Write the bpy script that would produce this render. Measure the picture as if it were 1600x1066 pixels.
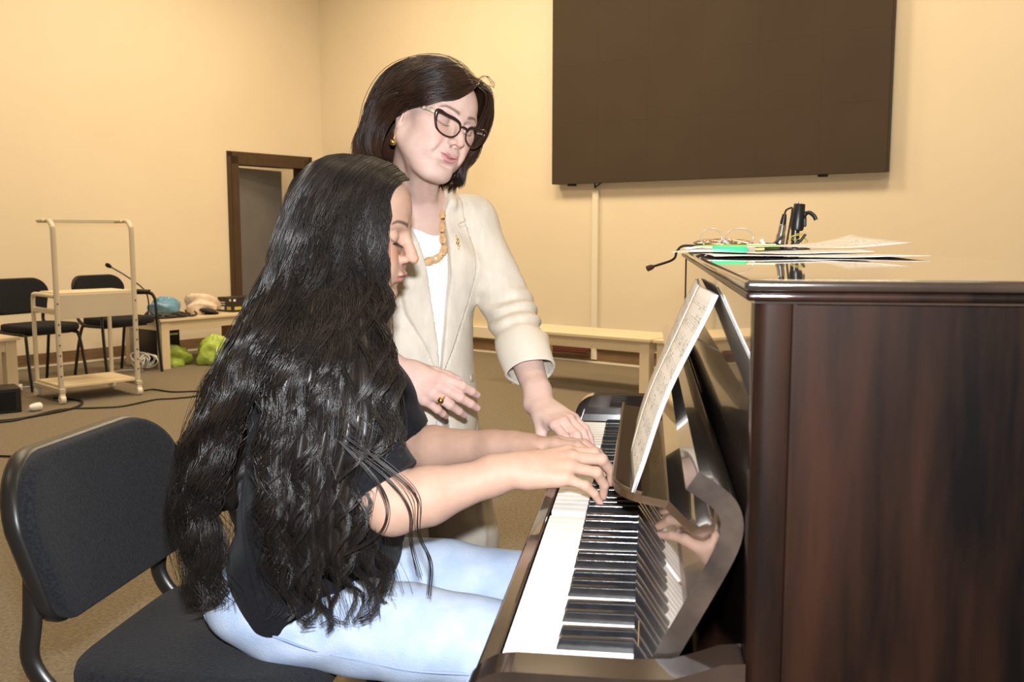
import bpy, math, random
import numpy as np
from mathutils import Vector, Matrix, Euler

random.seed(7)
rng = np.random.default_rng(11)
scene = bpy.context.scene
for _o in list(bpy.data.objects):
    bpy.data.objects.remove(_o, do_unlink=True)
C = scene.collection
R = math.radians

# ------------------------------------------------------------------ camera
CAM_H = 1.15
cam_data = bpy.data.cameras.new('camera')
cam = bpy.data.objects.new('camera', cam_data)
C.objects.link(cam)
cam.location = (0, 0, CAM_H)
cam.rotation_euler = (R(90 - 6.4), 0, 0)
cam_data.sensor_width = 36
cam_data.lens = 1500 / 1600 * 36
cam_data.clip_start = 0.02
cam_data.dof.use_dof = True
cam_data.dof.focus_distance = 1.95
cam_data.dof.aperture_fstop = 13
scene.camera = cam

# ------------------------------------------------------------------ view, world
scene.view_settings.view_transform = 'Standard'
scene.view_settings.look = 'None'
scene.view_settings.gamma = 1.0
scene.view_settings.exposure = 0.0
scene.view_settings.use_curve_mapping = False
world = bpy.data.worlds.new('world')
scene.world = world
world.use_nodes = True
_bg = world.node_tree.nodes['Background']
_bg.inputs['Color'].default_value = (1.0, 0.75, 0.45, 1)
_bg.inputs['Strength'].default_value = 0.05

# ------------------------------------------------------------------ lights
def area_light(name, loc, target, size, power, color, size_y=None):
    d = bpy.data.lights.new(name, 'AREA')
    d.energy = power
    d.color = color
    d.size = size
    if size_y:
        d.shape = 'RECTANGLE'
        d.size_y = size_y
    o = bpy.data.objects.new(name, d)
    C.objects.link(o)
    o.location = loc
    v = Vector(target) - Vector(loc)
    o.rotation_euler = v.to_track_quat('-Z', 'Y').to_euler()
    return o

# the flash that sits on top of the camera
FLASH_P = 62.0
area_light('camera_flash', (0.0, 0.01, CAM_H + 0.115), (-0.05, 2.0, 1.08), 0.055, FLASH_P, (0.93, 0.96, 1.0), 0.03)

# room axes: WU runs along the left wall towards the corner, WB along the back wall to the right
WU = Vector((0.62, 0.785, 0)).normalized()
WB = Vector((WU.y, -WU.x, 0))
CORNER = Vector((-2.10, 10.77, 0))
def room(b, u, z=0.0):
    """point b metres along the back wall from the corner, u metres out from the back wall"""
    return CORNER + WB * b - WU * u + Vector((0, 0, z))
ROOM_B, ROOM_L, ROOM_H = 13.0, 13.0, 4.3
WARM = (1.0, 0.79, 0.52)
LAMPS = [(2.0, 2.0, 84), (3.9, 2.1, 96), (6.4, 2.1, 88), (9.6, 2.2, 50), (2.0, 4.8, 62), (4.6, 5.2, 46), (8.0, 5.2, 26), (4.4, 8.6, 30), (8.6, 9.0, 22)]
for b, u, p in LAMPS:
    c = room(b, u, ROOM_H - 0.06)
    l = area_light('ceiling_lamp', c, c - Vector((0, 0, 1)), 1.2, p, WARM, 0.6)
_c = room(-0.75, 0.3, 2.85)
area_light('lobby_fill_light', _c, _c - Vector((0, 0, 1)), 0.4, 16, WARM, 0.4)  # added fill with no known fixture, lightens the lobby wall behind the doorway

# ------------------------------------------------------------------ node material helpers
def mat(name, color, rough=0.5, metal=0.0, spec=0.5, coat=0.0, coat_rough=0.05, trans=0.0, ior=1.45, alpha=1.0,
        var=None, var_scale=8.0, var_stretch=(1, 1, 1), bump=0.0, bump_scale=60.0, bump_stretch=(1, 1, 1), sheen=0.0, sss=0.0,
        attr=None, emit=None, emit_strength=0.0, rough_var=0.0):
    m = bpy.data.materials.new(name)
    m.use_nodes = True
    nt = m.node_tree
    p = nt.nodes['Principled BSDF']
    L = nt.links.new
    p.inputs['Base Color'].default_value = (*color, 1)
    p.inputs['Roughness'].default_value = rough
    p.inputs['Metallic'].default_value = metal
    p.inputs['Specular IOR Level'].default_value = spec
    p.inputs['Coat Weight'].default_value = coat
    p.inputs['Coat Roughness'].default_value = coat_rough
    p.inputs['Transmission Weight'].default_value = trans
    p.inputs['IOR'].default_value = ior
    p.inputs['Alpha'].default_value = alpha
    p.inputs['Sheen Weight'].default_value = sheen
    if sss:
        p.inputs['Subsurface Weight'].default_value = sss
        p.inputs['Subsurface Radius'].default_value = (0.9, 0.35, 0.2)
        p.inputs['Subsurface Scale'].default_value = 0.006
    if emit:
        p.inputs['Emission Color'].default_value = (*emit, 1)
        p.inputs['Emission Strength'].default_value = emit_strength
    tc = nt.nodes.new('ShaderNodeTexCoord')
    def noise(scale, stretch, detail=5.0):
        mp = nt.nodes.new('ShaderNodeMapping')
        mp.inputs['Scale'].default_value = stretch
        L(tc.outputs['Object'], mp.inputs['Vector'])
        n = nt.nodes.new('ShaderNodeTexNoise')
        n.inputs['Scale'].default_value = scale
        n.inputs['Detail'].default_value = detail
        L(mp.outputs['Vector'], n.inputs['Vector'])
        return n
    col = None
    if attr:
        a = nt.nodes.new('ShaderNodeAttribute')
        a.attribute_name = attr
        col = a.outputs['Color']
        L(col, p.inputs['Base Color'])
    if var is not None:
        n = noise(var_scale, var_stretch)
        r = nt.nodes.new('ShaderNodeValToRGB')
        r.color_ramp.elements[0].position = 0.32
        r.color_ramp.elements[1].position = 0.68
        r.color_ramp.elements[0].color = (*color, 1)
        r.color_ramp.elements[1].color = (*var, 1)
        L(n.outputs['Fac'], r.inputs['Fac'])
        if col is not None:
            mx = nt.nodes.new('ShaderNodeMix')
            mx.data_type = 'RGBA'
            mx.blend_type = 'MULTIPLY'
            mx.inputs[0].default_value = 1.0
            L(col, mx.inputs[6]); L(r.outputs['Color'], mx.inputs[7])
            L(mx.outputs[2], p.inputs['Base Color'])
        else:
            L(r.outputs['Color'], p.inputs['Base Color'])
        if rough_var:
            mr = nt.nodes.new('ShaderNodeMapRange')
            mr.inputs['To Min'].default_value = max(0.0, rough - rough_var)
            mr.inputs['To Max'].default_value = rough + rough_var
            L(n.outputs['Fac'], mr.inputs['Value'])
            L(mr.outputs['Result'], p.inputs['Roughness'])
    if bump:
        n2 = noise(bump_scale, bump_stretch, 3.0)
        b = nt.nodes.new('ShaderNodeBump')
        b.inputs['Strength'].default_value = bump
        b.inputs['Distance'].default_value = 0.004
        L(n2.outputs['Fac'], b.inputs['Height'])
        L(b.outputs['Normal'], p.inputs['Normal'])
    return m

M = {}
M['wall'] = mat('wall_paint', (0.74, 0.645, 0.49), 0.42, spec=0.35, var=(0.77, 0.675, 0.515), var_scale=1.1, bump=0.12, bump_scale=3.0)
M['ceiling'] = mat('ceiling_paint', (0.75, 0.7, 0.6), 0.8)
M['carpet'] = mat('carpet', (0.135, 0.108, 0.070), 0.95, spec=0.1, var=(0.235, 0.192, 0.128), var_scale=85, bump=0.9, bump_scale=330, sheen=0.15)
M['baseboard'] = mat('baseboard_wood', (0.16, 0.095, 0.05), 0.5, var=(0.22, 0.14, 0.075), var_scale=6, var_stretch=(1, 1, 8))
M['frame_wood'] = mat('frame_wood', (0.055, 0.03, 0.016), 0.45, var=(0.075, 0.042, 0.022), var_scale=9, var_stretch=(6, 6, 0.6))
M['door_grey'] = mat('door_grey', (0.16, 0.155, 0.16), 0.55, var=(0.19, 0.185, 0.19), var_scale=3)
M['cream'] = mat('cream_laminate', (0.66, 0.55, 0.37), 0.4, var=(0.70, 0.585, 0.40), var_scale=2.5)
M['cream_metal'] = mat('cream_metal', (0.52, 0.46, 0.35), 0.4, var=(0.57, 0.50, 0.38), var_scale=4)
M['cream_plastic'] = mat('cream_plastic', (0.78, 0.72, 0.58), 0.4)
M['black_fabric'] = mat('black_fabric', (0.0085, 0.009, 0.0115), 0.92, spec=0.15, var=(0.018, 0.019, 0.023), var_scale=190, bump=0.5, bump_scale=420, sheen=0.05)
M['black_plastic'] = mat('black_plastic', (0.012, 0.011, 0.011), 0.38)
M['black_metal'] = mat('black_metal', (0.012, 0.011, 0.010), 0.33, spec=0.6)
M['screen_face'] = mat('screen_face', (0.054, 0.038, 0.026), 0.7, spec=0.2, var=(0.060, 0.043, 0.029), var_scale=1.5)
M['screen_edge'] = mat('screen_edge', (0.02, 0.016, 0.013), 0.5)
M['cable'] = mat('cable_rubber', (0.015, 0.013, 0.011), 0.5)
M['white_plastic'] = mat('white_plastic', (0.75, 0.74, 0.72), 0.35)
M['lacquer'] = mat('black_lacquer', (0.010, 0.0075, 0.006), 0.16, spec=0.55, coat=1.0, coat_rough=0.025, var=(0.022, 0.014, 0.010), var_scale=14, var_stretch=(1, 0.25, 2.0), bump=0.02, bump_scale=30)
M['wood'] = mat('dark_mahogany', (0.0016, 0.0011, 0.0010), 0.5, spec=0.06, coat=0.45, coat_rough=0.09, var=(0.0120, 0.0044, 0.0022), var_scale=6.0, var_stretch=(4.6, 4.6, 0.55), bump=0.06, bump_scale=14, bump_stretch=(3, 3, 0.6), rough_var=0.15)
M['worn_wood'] = mat('worn_edge_wood', (0.010, 0.0072, 0.006), 0.45, spec=0.12, coat=0.2, coat_rough=0.2, var=(0.030, 0.020, 0.014), var_scale=22, var_stretch=(1, 1, 1), rough_var=0.12, bump=0.1, bump_scale=70)
M['edge_wood'] = mat('brown_edge_wood', (0.035, 0.019, 0.009), 0.35, coat=0.4, var=(0.055, 0.031, 0.014), var_scale=30)
M['ivory'] = mat('ivory_key', (0.80, 0.77, 0.72), 0.17, spec=0.5, var=(0.83, 0.80, 0.75), var_scale=30)
M['ebony'] = mat('ebony_key', (0.006, 0.006, 0.007), 0.16, spec=0.6, coat=0.6, coat_rough=0.1, var=(0.014, 0.014, 0.016), var_scale=60, bump=0.05, bump_scale=150)
M['felt'] = mat('dark_felt', (0.02, 0.012, 0.01), 0.9)
M['brass'] = mat('brass', (0.65, 0.45, 0.18), 0.3, metal=1.0)

# ------------------------------------------------------------------ mesh helpers
class MB:
    def __init__(self):
        self.v = []; self.f = []; self.mi = []
    def add(self, verts, faces, mi=0):
        o = len(self.v)
        self.v.extend([tuple(p) for p in verts])
        self.f.extend([tuple(i + o for i in f) for f in faces])
        self.mi.extend([mi] * len(faces))
        return self
    def box(self, lo, hi, mi=0, M4=None):
        x0, y0, z0 = lo; x1, y1, z1 = hi
        vs = [(x0, y0, z0), (x1, y0, z0), (x1, y1, z0), (x0, y1, z0), (x0, y0, z1), (x1, y0, z1), (x1, y1, z1), (x0, y1, z1)]
        if M4 is not None:
            vs = [tuple(M4 @ Vector(p)) for p in vs]
        return self.add(vs, [(0, 3, 2, 1), (4, 5, 6, 7), (0, 1, 5, 4), (1, 2, 6, 5), (2, 3, 7, 6), (3, 0, 4, 7)], mi)
    def prism(self, poly, axis, a, b, mi=0, cap_mi=None):
        """extrude a 2-d polygon; axis 'x': poly=(y,z), 'y': poly=(x,z), 'z': poly=(x,y)"""
        n = len(poly)
        def P(p, t):
            return {'x': (t, p[0], p[1]), 'y': (p[0], t, p[1]), 'z': (p[0], p[1], t)}[axis]
        vs = [P(p, a) for p in poly] + [P(p, b) for p in poly]
        self.add(vs, [(i, (i + 1) % n, (i + 1) % n + n, i + n) for i in range(n)], mi)
        cm = mi if cap_mi is None else cap_mi
        self.add(vs[:n], [tuple(range(n))[::-1]], cm)
        self.add(vs[n:], [tuple(range(n))], cm)
        return self
    def tube(self, pts, rad, sides=8, closed=False, mi=0, flat=1.0, up=None):
        pts = [Vector(p) for p in pts]
        n = len(pts)
        rads = rad if hasattr(rad, '__len__') else [rad] * n
        prev = None
        rings = []
        for i, p in enumerate(pts):
            if closed:
                t = pts[(i + 1) % n] - pts[i - 1]
            else:
                t = pts[min(i + 1, n - 1)] - pts[max(i - 1, 0)]
            t.normalize()
            if up is not None:
                s = t.cross(Vector(up))
                if s.length < 1e-4: s = t.orthogonal()
                s.normalize()
            elif prev is None:
                s = t.orthogonal().normalized()
            else:
                s = (prev - t * prev.dot(t)).normalized()
            prev = s
            u = s.cross(t)
            rings.append([p + (s * math.cos(a) + u * math.sin(a) * flat) * rads[i] for a in (2 * math.pi * k / sides for k in range(sides))])
        vs = [v for r in rings for v in r]
        fs = []
        for i in range(n if closed else n - 1):
            j = (i + 1) % n
            for k in range(sides):
                l = (k + 1) % sides
                fs.append((i * sides + k, j * sides + k, j * sides + l, i * sides + l))
        if not closed:
            fs.append(tuple(range(sides)))
            fs.append(tuple(range((n - 1) * sides, n * sides))[::-1])
        return self.add(vs, fs, mi)
    def lathe(self, prof, M4=None, sides=20, mi=0):
        """prof: list of (radius, z) along local z"""
        vs = []
        for r, z in prof:
            for k in range(sides):
                a = 2 * math.pi * k / sides
                p = Vector((r * math.cos(a), r * math.sin(a), z))
                vs.append(M4 @ p if M4 is not None else p)
        fs = []
        for i in range(len(prof) - 1):
            for k in range(sides):
                l = (k + 1) % sides
                fs.append((i * sides + k, i * sides + l, (i + 1) * sides + l, (i + 1) * sides + k))
        fs.append(tuple(range(sides))[::-1])
        fs.append(tuple(range((len(prof) - 1) * sides, len(prof) * sides)))
        return self.add(vs, fs, mi)
    def grid(self, fn, nu, nv, mi=0):
        vs = [fn(i / (nu - 1), j / (nv - 1)) for i in range(nu) for j in range(nv)]
        return self.add(vs, [(i * nv + j, (i + 1) * nv + j, (i + 1) * nv + j + 1, i * nv + j + 1) for i in range(nu - 1) for j in range(nv - 1)], mi)
    def mesh(self, name, mats, smooth=None):
        me = bpy.data.meshes.new(name)
        me.from_pydata(self.v, [], self.f)
        for m in (mats if isinstance(mats, (list, tuple)) else [mats]):
            me.materials.append(M[m] if isinstance(m, str) else m)
        me.polygons.foreach_set('material_index', self.mi)
        me.validate(); me.update()
        if smooth is not None:
            me.shade_smooth()
            if smooth < 180:
                me.set_sharp_from_angle(angle=R(smooth))
        return me
    def build(self, name, mats, parent=None, smooth=None, bevel=0.0, seg=2, loc=None, solid=0.0):
        o = bpy.data.objects.new(name, self.mesh(name, mats, smooth))
        C.objects.link(o)
        if parent is not None:
            o.parent = parent
        if loc is not None:
            o.location = loc
        if solid:
            s = o.modifiers.new('solidify', 'SOLIDIFY'); s.thickness = solid; s.offset = 0
        if bevel:
            b = o.modifiers.new('bevel', 'BEVEL')
            b.width = bevel; b.segments = seg; b.limit_method = 'ANGLE'; b.angle_limit = R(40)
        return o

def tag(o, label=None, cat=None, group=None, kind=None):
    if label: o['label'] = label
    if cat: o['category'] = cat
    if group: o['group'] = group
    if kind: o['kind'] = kind
    return o

def empty(name, loc=(0, 0, 0), rz=0.0):
    o = bpy.data.objects.new(name, None)
    o.empty_display_size = 0.1
    C.objects.link(o)
    o.location = loc
    o.rotation_euler = (0, 0, rz)
    return o

def catmull(pts, n=8, closed=False):
    P = [np.array(p, float) for p in pts]
    out = []
    m = len(P)
    for i in range(m if closed else m - 1):
        p0 = P[i - 1] if (closed or i > 0) else 2 * P[0] - P[1]
        p1 = P[i]; p2 = P[(i + 1) % m]
        p3 = P[(i + 2) % m] if (closed or i + 2 < m) else 2 * P[-1] - P[-2]
        for k in range(n):
            t = k / n
            out.append(0.5 * ((2 * p1) + (-p0 + p2) * t + (2 * p0 - 5 * p1 + 4 * p2 - p3) * t * t + (-p0 + 3 * p1 - 3 * p2 + p3) * t ** 3))
    if not closed:
        out.append(P[-1])
    return [tuple(p) for p in out]

# ================================================================== THE ROOM
def slab(name, p0, p1, thick_dir, thick, z0, z1, material, parent=None, bevel=0.0):
    """vertical slab from p0 to p1 (xy), thickness along thick_dir"""
    p0 = Vector((p0[0], p0[1], 0)); p1 = Vector((p1[0], p1[1], 0)); t = Vector(thick_dir) * thick
    vs = []
    for z in (z0, z1):
        for p in (p0, p1, p1 + t, p0 + t):
            vs.append((p.x, p.y, z))
    b = MB().add(vs, [(0, 3, 2, 1), (4, 5, 6, 7), (0, 1, 5, 4), (1, 2, 6, 5), (2, 3, 7, 6), (3, 0, 4, 7)])
    return b.build(name, material, parent, bevel=bevel)

def floor_poly(name, z0, z1, material):
    vs = [tuple(room(b, u, z)) for z in (z0, z1) for b, u in ((-0.2, -0.2), (ROOM_B + 0.2, -0.2), (ROOM_B + 0.2, ROOM_L + 0.2), (-0.2, ROOM_L + 0.2))]
    return MB().add(vs, [(0, 3, 2, 1), (4, 5, 6, 7), (0, 1, 5, 4), (1, 2, 6, 5), (2, 3, 7, 6), (3, 0, 4, 7)]).build(name, material)

tag(floor_poly('floor', -0.1, 0.0, 'carpet'), kind='structure')
tag(floor_poly('ceiling', ROOM_H, ROOM_H + 0.1, 'ceiling'), kind='structure')
tag(slab('wall_back', room(0, 0), room(ROOM_B, 0), WU, 0.15, 0, ROOM_H, 'wall'), kind='structure')
tag(slab('wall_right', room(ROOM_B, 0), room(ROOM_B, ROOM_L), WB, 0.15, 0, ROOM_H, 'wall'), kind='structure')
tag(slab('wall_rear', room(0, ROOM_L), room(ROOM_B, ROOM_L), -WU, 0.15, 0, ROOM_H, 'wall'), kind='structure')
# left wall with the doorway cut out of it: u = 0.17 .. 1.21 is the opening with its frame
D0, D1, DH = 0.20, 1.20, 1.93
wl = MB()
def wl_seg(u0, u1, z0, z1):
    a = room(0, u0); b = room(0, u1); t = -WB * 0.15
    vs = [(p.x, p.y, z) for z in (z0, z1) for p in (a, b, b + t, a + t)]
    wl.add(vs, [(0, 1, 2, 3), (7, 6, 5, 4), (4, 5, 1, 0), (5, 6, 2, 1), (6, 7, 3, 2), (7, 4, 0, 3)])
wl_seg(-0.0, D0, 0, ROOM_H); wl_seg(D0, D1, DH, ROOM_H); wl_seg(D1, ROOM_L, 0, ROOM_H)
wlo = tag(wl.build('wall_left', 'wall'), kind='structure')
# the little lobby behind the doorway
tag(slab('wall_lobby', room(-1.5, -0.6), room(-1.5, 2.6), -WB, 0.1, 0, 3.0, M['wall']), kind='structure')
tag(slab('wall_lobby_end', room(-1.5, -0.6), room(-0.15, -0.6), WU, 0.1, 0, 3.0, M['wall']), kind='structure')
tag(slab('wall_lobby_side', room(-1.5, 2.6), room(-0.15, 2.6), -WU, 0.1, 0, 3.0, M['wall']), kind='structure')
_lc = [tuple(room(b, u, z)) for z in (2.9, 3.0) for b, u in ((-1.6, -0.7), (-0.15, -0.7), (-0.15, 2.7), (-1.6, 2.7))]
tag(MB().add(_lc, [(0, 3, 2, 1), (4, 5, 6, 7), (0, 1, 5, 4), (1, 2, 6, 5), (2, 3, 7, 6), (3, 0, 4, 7)]).build('ceiling_lobby', 'ceiling'), kind='structure')
_lf = [tuple(room(b, u, z)) for z in (-0.1, 0.0) for b, u in ((-1.6, -0.7), (-0.2, -0.7), (-0.2, 2.7), (-1.6, 2.7))]
tag(MB().add(_lf, [(0, 3, 2, 1), (4, 5, 6, 7), (0, 1, 5, 4), (1, 2, 6, 5), (2, 3, 7, 6), (3, 0, 4, 7)]).build('floor_lobby', 'carpet'), kind='structure')

# doorway: dark frame and the grey leaf swung half open inside the lobby
door = tag(empty('door_1', room(0, D1)), kind='structure')
dl = door.location.copy()
def dpart(name, p0, p1, td, th, z0, z1, material):
    o = slab(name, p0 - dl, p1 - dl, td, th, z0, z1, material, door, bevel=0.004)
    return o
dpart('door_jamb', room(-0.15, D1), room(0.025, D1), WU, 0.085, 0, DH, 'frame_wood')
dpart('door_jamb', room(-0.15, D0), room(0.025, D0), -WU, 0.085, 0, DH, 'frame_wood')
dpart('door_head', room(-0.15, D1), room(-0.15, D0), WB, 0.175, DH - 0.085, DH, 'frame_wood')
dpart('door_casing', room(0.0, D1 + 0.045), room(0.018, D1 + 0.045), WU, 0.06, 0, DH + 0.045, 'frame_wood')
dpart('door_casing', room(0.0, D0 - 0.045), room(0.018, D0 - 0.045), -WU, 0.06, 0, DH + 0.045, 'frame_wood')
dpart('door_casing', room(0.0, D1 + 0.045), room(0.0, D0 - 0.045), WB, 0.018, DH - 0.01, DH + 0.045, 'frame_wood')
hinge = room(-0.13, D1 - 0.09)
ldir = (room(-0.335, 0.295) - hinge).normalized()
leaf = dpart('door_leaf', hinge, hinge + ldir * 0.84, Vector((-ldir.y, ldir.x, 0)), 0.04, 0.01, DH - 0.1, 'door_grey')
hm = MB()
hb = hinge + ldir * 0.78 - dl
for s in (1,):
    hm.tube([hb + Vector((0, 0, 1.02)), hb + Vector((ldir.y, -ldir.x, 0)) * 0.05 + Vector((0, 0, 1.02)), hb + Vector((ldir.y, -ldir.x, 0)) * 0.05 - ldir * 0.11 + Vector((0, 0, 1.02))], 0.009, 8)
hm.build('door_handle', 'black_metal', leaf, smooth=40)
sp = hinge + WU * 0.02 - dl
MB().box((sp.x - .02, sp.y - .02, 1.22), (sp.x + .02, sp.y + .02, 1.27)).build('strike_plate', 'black_metal', door)

# baseboards
tag(slab('baseboard_left', room(0, D1 + 0.11), room(0, ROOM_L), WB, 0.02, 0, 0.115, 'baseboard'), kind='structure')
tag(slab('baseboard_back', room(0.0, 0), room(ROOM_B, 0), -WU, 0.02, 0, 0.115, 'baseboard'), kind='structure')
tag(slab('trim_1', room(0, D1 + 0.11), room(0, ROOM_L), WB, 0.035, 0, 0.016, 'cream_plastic'), kind='structure')
tag(slab('trim_2', room(0.0, 0), room(ROOM_B, 0), -WU, 0.035, 0, 0.016, 'cream_plastic'), kind='structure')

# cable trunking on the back wall
ct = tag(empty('cable_trunking', room(2.9, 0)), 'cream plastic cable trunking running down the back wall below the big black screen', 'trunking')
def tpart(name, b0, b1, z0, z1, d):
    return slab(name, room(b0, 0) - ct.location, room(b1, 0) - ct.location, -WU, d, z0, z1, 'cream_plastic', ct, bevel=0.003)
tpart('vertical_duct', 3.60, 3.66, 0.03, 1.52, 0.035)
tpart('horizontal_duct', 2.0, 3.60, 0.14, 0.245, 0.05)
tpart('horizontal_duct', 3.66, 7.5, 0.14, 0.245, 0.05)
for b in (3.15, 4.9):
    so = tpart('socket', b, b + 0.08, 0.205, 0.285, 0.07)
bun = MB()
for k, (z, r) in enumerate(((0.12, 0.012), (0.105, 0.012), (0.09, 0.01))):
    bun.tube([room(2.95, 0.06 + 0.012 * k, z + .03) - ct.location, room(3.2, 0.065 + 0.012 * k, z) - ct.location, room(3.6, 0.06 + 0.012 * k, z + .005) - ct.location], r, 6)
tag(bun.build('cable_bundle', mat('cable_dark_red', (0.10, 0.025, 0.02), 0.5), ct, smooth=60), 'dark red cables below the trunking')

# the big dark LED screen
scr = tag(empty('led_screen', room(3.21, 0, 1.585)), 'large blank black LED wall screen mounted high on the back wall', 'screen')
sl = scr.location
def spart(name, b0, b1, u0, u1, z0, z1, m, bevel=0.004):
    return slab(name, room(b0, u0) - sl, room(b1, u0) - sl, -WU, u1 - u0, z0 - sl.z, z1 - sl.z, m, scr, bevel)
spart('housing', 3.21, 6.13, 0.02, 0.085, 1.585, 3.60, 'screen_edge')
for i in range(6):
    for j in range(4):
        w = 2.92 / 6; h = 2.015 / 4
        b0 = 3.21 + i * w; z0 = 1.585 + j * h
        spart('display_panel', b0 + 0.0002, b0 + w - 0.0002, 0.085, 0.10, z0 + 0.0002, z0 + h - 0.0002, 'screen_face', 0.0)
for b in (3.35, 5.62):
    spart('bracket', b, b + .06, 0.0, 0.06, 1.568, 1.60, 'screen_edge')
scc = MB()
scc.tube(catmull([room(3.62, 0.02, 1.60) - sl, room(3.625, 0.03, 1.55) - sl, room(3.65, 0.04, 1.56) - sl, room(3.72, 0.04, 1.60) - sl], 5), 0.007, 6)
scc.build('power_lead', 'cable', scr, smooth=60)

# ================================================================== FURNITURE ALONG THE WALLS
def bench_table(loc_corner, xdir, length, depth, h, label, group=None, n_mid=0):
    """low cream table; loc_corner = front-left corner on the floor, xdir = direction of the front edge"""
    x = Vector(xdir).normalized()
    rz = math.atan2(x.y, x.x)
    t = tag(empty('low_table', loc_corner, rz), label, 'table', group)
    MB().box((0, 0, h - 0.022), (length, depth, h)).build('table_top', 'cream', t, bevel=0.003)
    L = 0.075
    for (a, b) in ((0.02, 0.02), (length - L - 0.02, 0.02), (0.02, depth - L - 0.02), (length - L - 0.02, depth - L - 0.02)):
        MB().box((a, b, 0), (a + L, b + L, h - 0.022)).build('leg', 'cream', t, bevel=0.002)
    MB().box((L + 0.02, 0.028, h - 0.10), (length - L - 0.02, 0.046, h - 0.022)).build('apron', 'cream', t)
    MB().box((L + 0.02, depth - 0.046, h - 0.10), (length - L - 0.02, depth - 0.028, h - 0.022)).build('apron', 'cream', t)
    MB().box((0.028, L + 0.02, h - 0.10), (0.046, depth - L - 0.02, h - 0.022)).build('apron', 'cream', t)
    MB().box((length - 0.046, L + 0.02, h - 0.10), (length - 0.028, depth - L - 0.02, h - 0.022)).build('apron', 'cream', t)
    return t
# table by the left wall beside the doorway (front edge runs along WU)
bench_table((-2.95, 8.02, 0), WU, 1.50, 0.62, 0.43, 'low cream table by the left wall holding bags and a black box')
# table under the screen, and the one butted against its end
bench_table(Vector((0.95, 6.50, 0)) - WB * 1.25, WB, 1.24, 0.47, 0.43, 'low cream table below the big screen, behind the standing woman')
bench_table(Vector((0.95, 6.50, 0)) + WB * 0.01, WB, 1.60, 0.47, 0.43, 'low cream table below the big screen, mostly hidden behind the piano')
# table at the left edge of the picture
bench_table(Vector((-3.44, 6.68, 0)) - WU * 1.55, WU, 1.55, 0.36, 0.43, 'low cream table cut off by the left edge beside the trolley')

# ---- overhead projector trolley
ux = Vector((0.70, 0.71, 0)).normalized()
cart = tag(empty('projector_trolley', (-3.05, 6.42, 0), math.atan2(ux.y, ux.x)), 'beige metal projector trolley with shelf and tall overhead frame on castors', 'trolley')
cw, cd = 0.53, 0.44
for x in (0, cw):
    b = MB(); b.tube(catmull([(x, 0, 0.10), (x, 0, 0.5), (x, 0, 1.12), (x, 0.006, 1.185), (x, 0.04, 1.225), (x, 0.085, 1.235), (x, 0.25, 1.235)], 6), 0.019, 10, flat=0.75, up=(0, 1, 0.01))
    b.build('front_post', 'cream_metal', cart, smooth=50)
    b = MB(); b.tube(catmull([(x, cd, 0.10), (x, cd, 0.45), (x, cd, 0.66), (x, cd - 0.012, 0.712), (x, cd - 0.06, 0.73), (x, 0.02, 0.73)], 6), 0.019, 10, flat=0.75)
    b.build('rear_post', 'cream_metal', cart, smooth=50)
    MB().box((x - 0.013, 0, 0.605), (x + 0.013, cd, 0.64)).build('side_rail', 'cream_metal', cart, bevel=0.003)
    MB().box((x - 0.02, -0.03, 0.075), (x + 0.02, cd + 0.03, 0.105)).build('base_rail', 'cream_metal', cart, bevel=0.004)
MB().box((0, 0.235, 1.222), (cw, 0.25, 1.248)).build('cross_bar', 'cream_metal', cart, bevel=0.003)
MB().box((0.015, 0.0, 0.735), (cw - 0.015, 0.34, 0.752)).build('shelf', 'cream', cart, bevel=0.002)
MB().box((0.015, -0.004, 0.575), (cw - 0.015, 0.012, 0.738)).build('front_panel', 'cream_metal', cart, bevel=0.002)
MB().box((0.0, 0.0, 0.105), (cw, cd, 0.122)).build('bottom_shelf', 'cream', cart, bevel=0.002)
for x in (0, cw):
    for y in (-0.01, cd + 0.01):
        b = MB()
        b.box((x - 0.016, y - 0.016, 0.05), (x + 0.016, y + 0.016, 0.076))
        mm = Matrix.Translation((x, y, 0.031)) @ Matrix.Rotation(R(90), 4, 'Y')
        b.lathe([(0.028, -0.017), (0.031, -0.012), (0.031, 0.012), (0.028, 0.017)], mm, 16)
        b.build('castor', 'cream_plastic', cart, smooth=40)
for z in (0.68, 0.54, 0.47, 0.40, 0.33, 0.26, 0.19):
    for x in (0, cw):
        mm = Matrix.Translation((x, -0.012, z)) @ Matrix.Rotation(R(90), 4, 'X')
        MB().lathe([(0.005, 0), (0.005, 0.006)], mm, 8).build('bolt', 'black_metal', cart)

# ---- stacking visitor chair (local +x is where the sitter looks, y is width)
def rounded_pad(w0, w1, h, r, n=7):
    """outline (y,z) of a backrest: w0 bottom half width, w1 top half width"""
    out = []
    def arc(cx, cz, rr, a0, a1):
        for k in range(n + 1):
            a = R(a0 + (a1 - a0) * k / n)
            out.append((cx + rr * math.cos(a), cz + rr * math.sin(a)))
    arc(w1 - r, h - r, r, 0, 90); arc(-w1 + r, h - r, r, 90, 180)
    r2 = 0.05
    arc(-w0 + r2, r2, r2, 180, 270); arc(w0 - r2, r2, r2, 270, 360)
    return out

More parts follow.
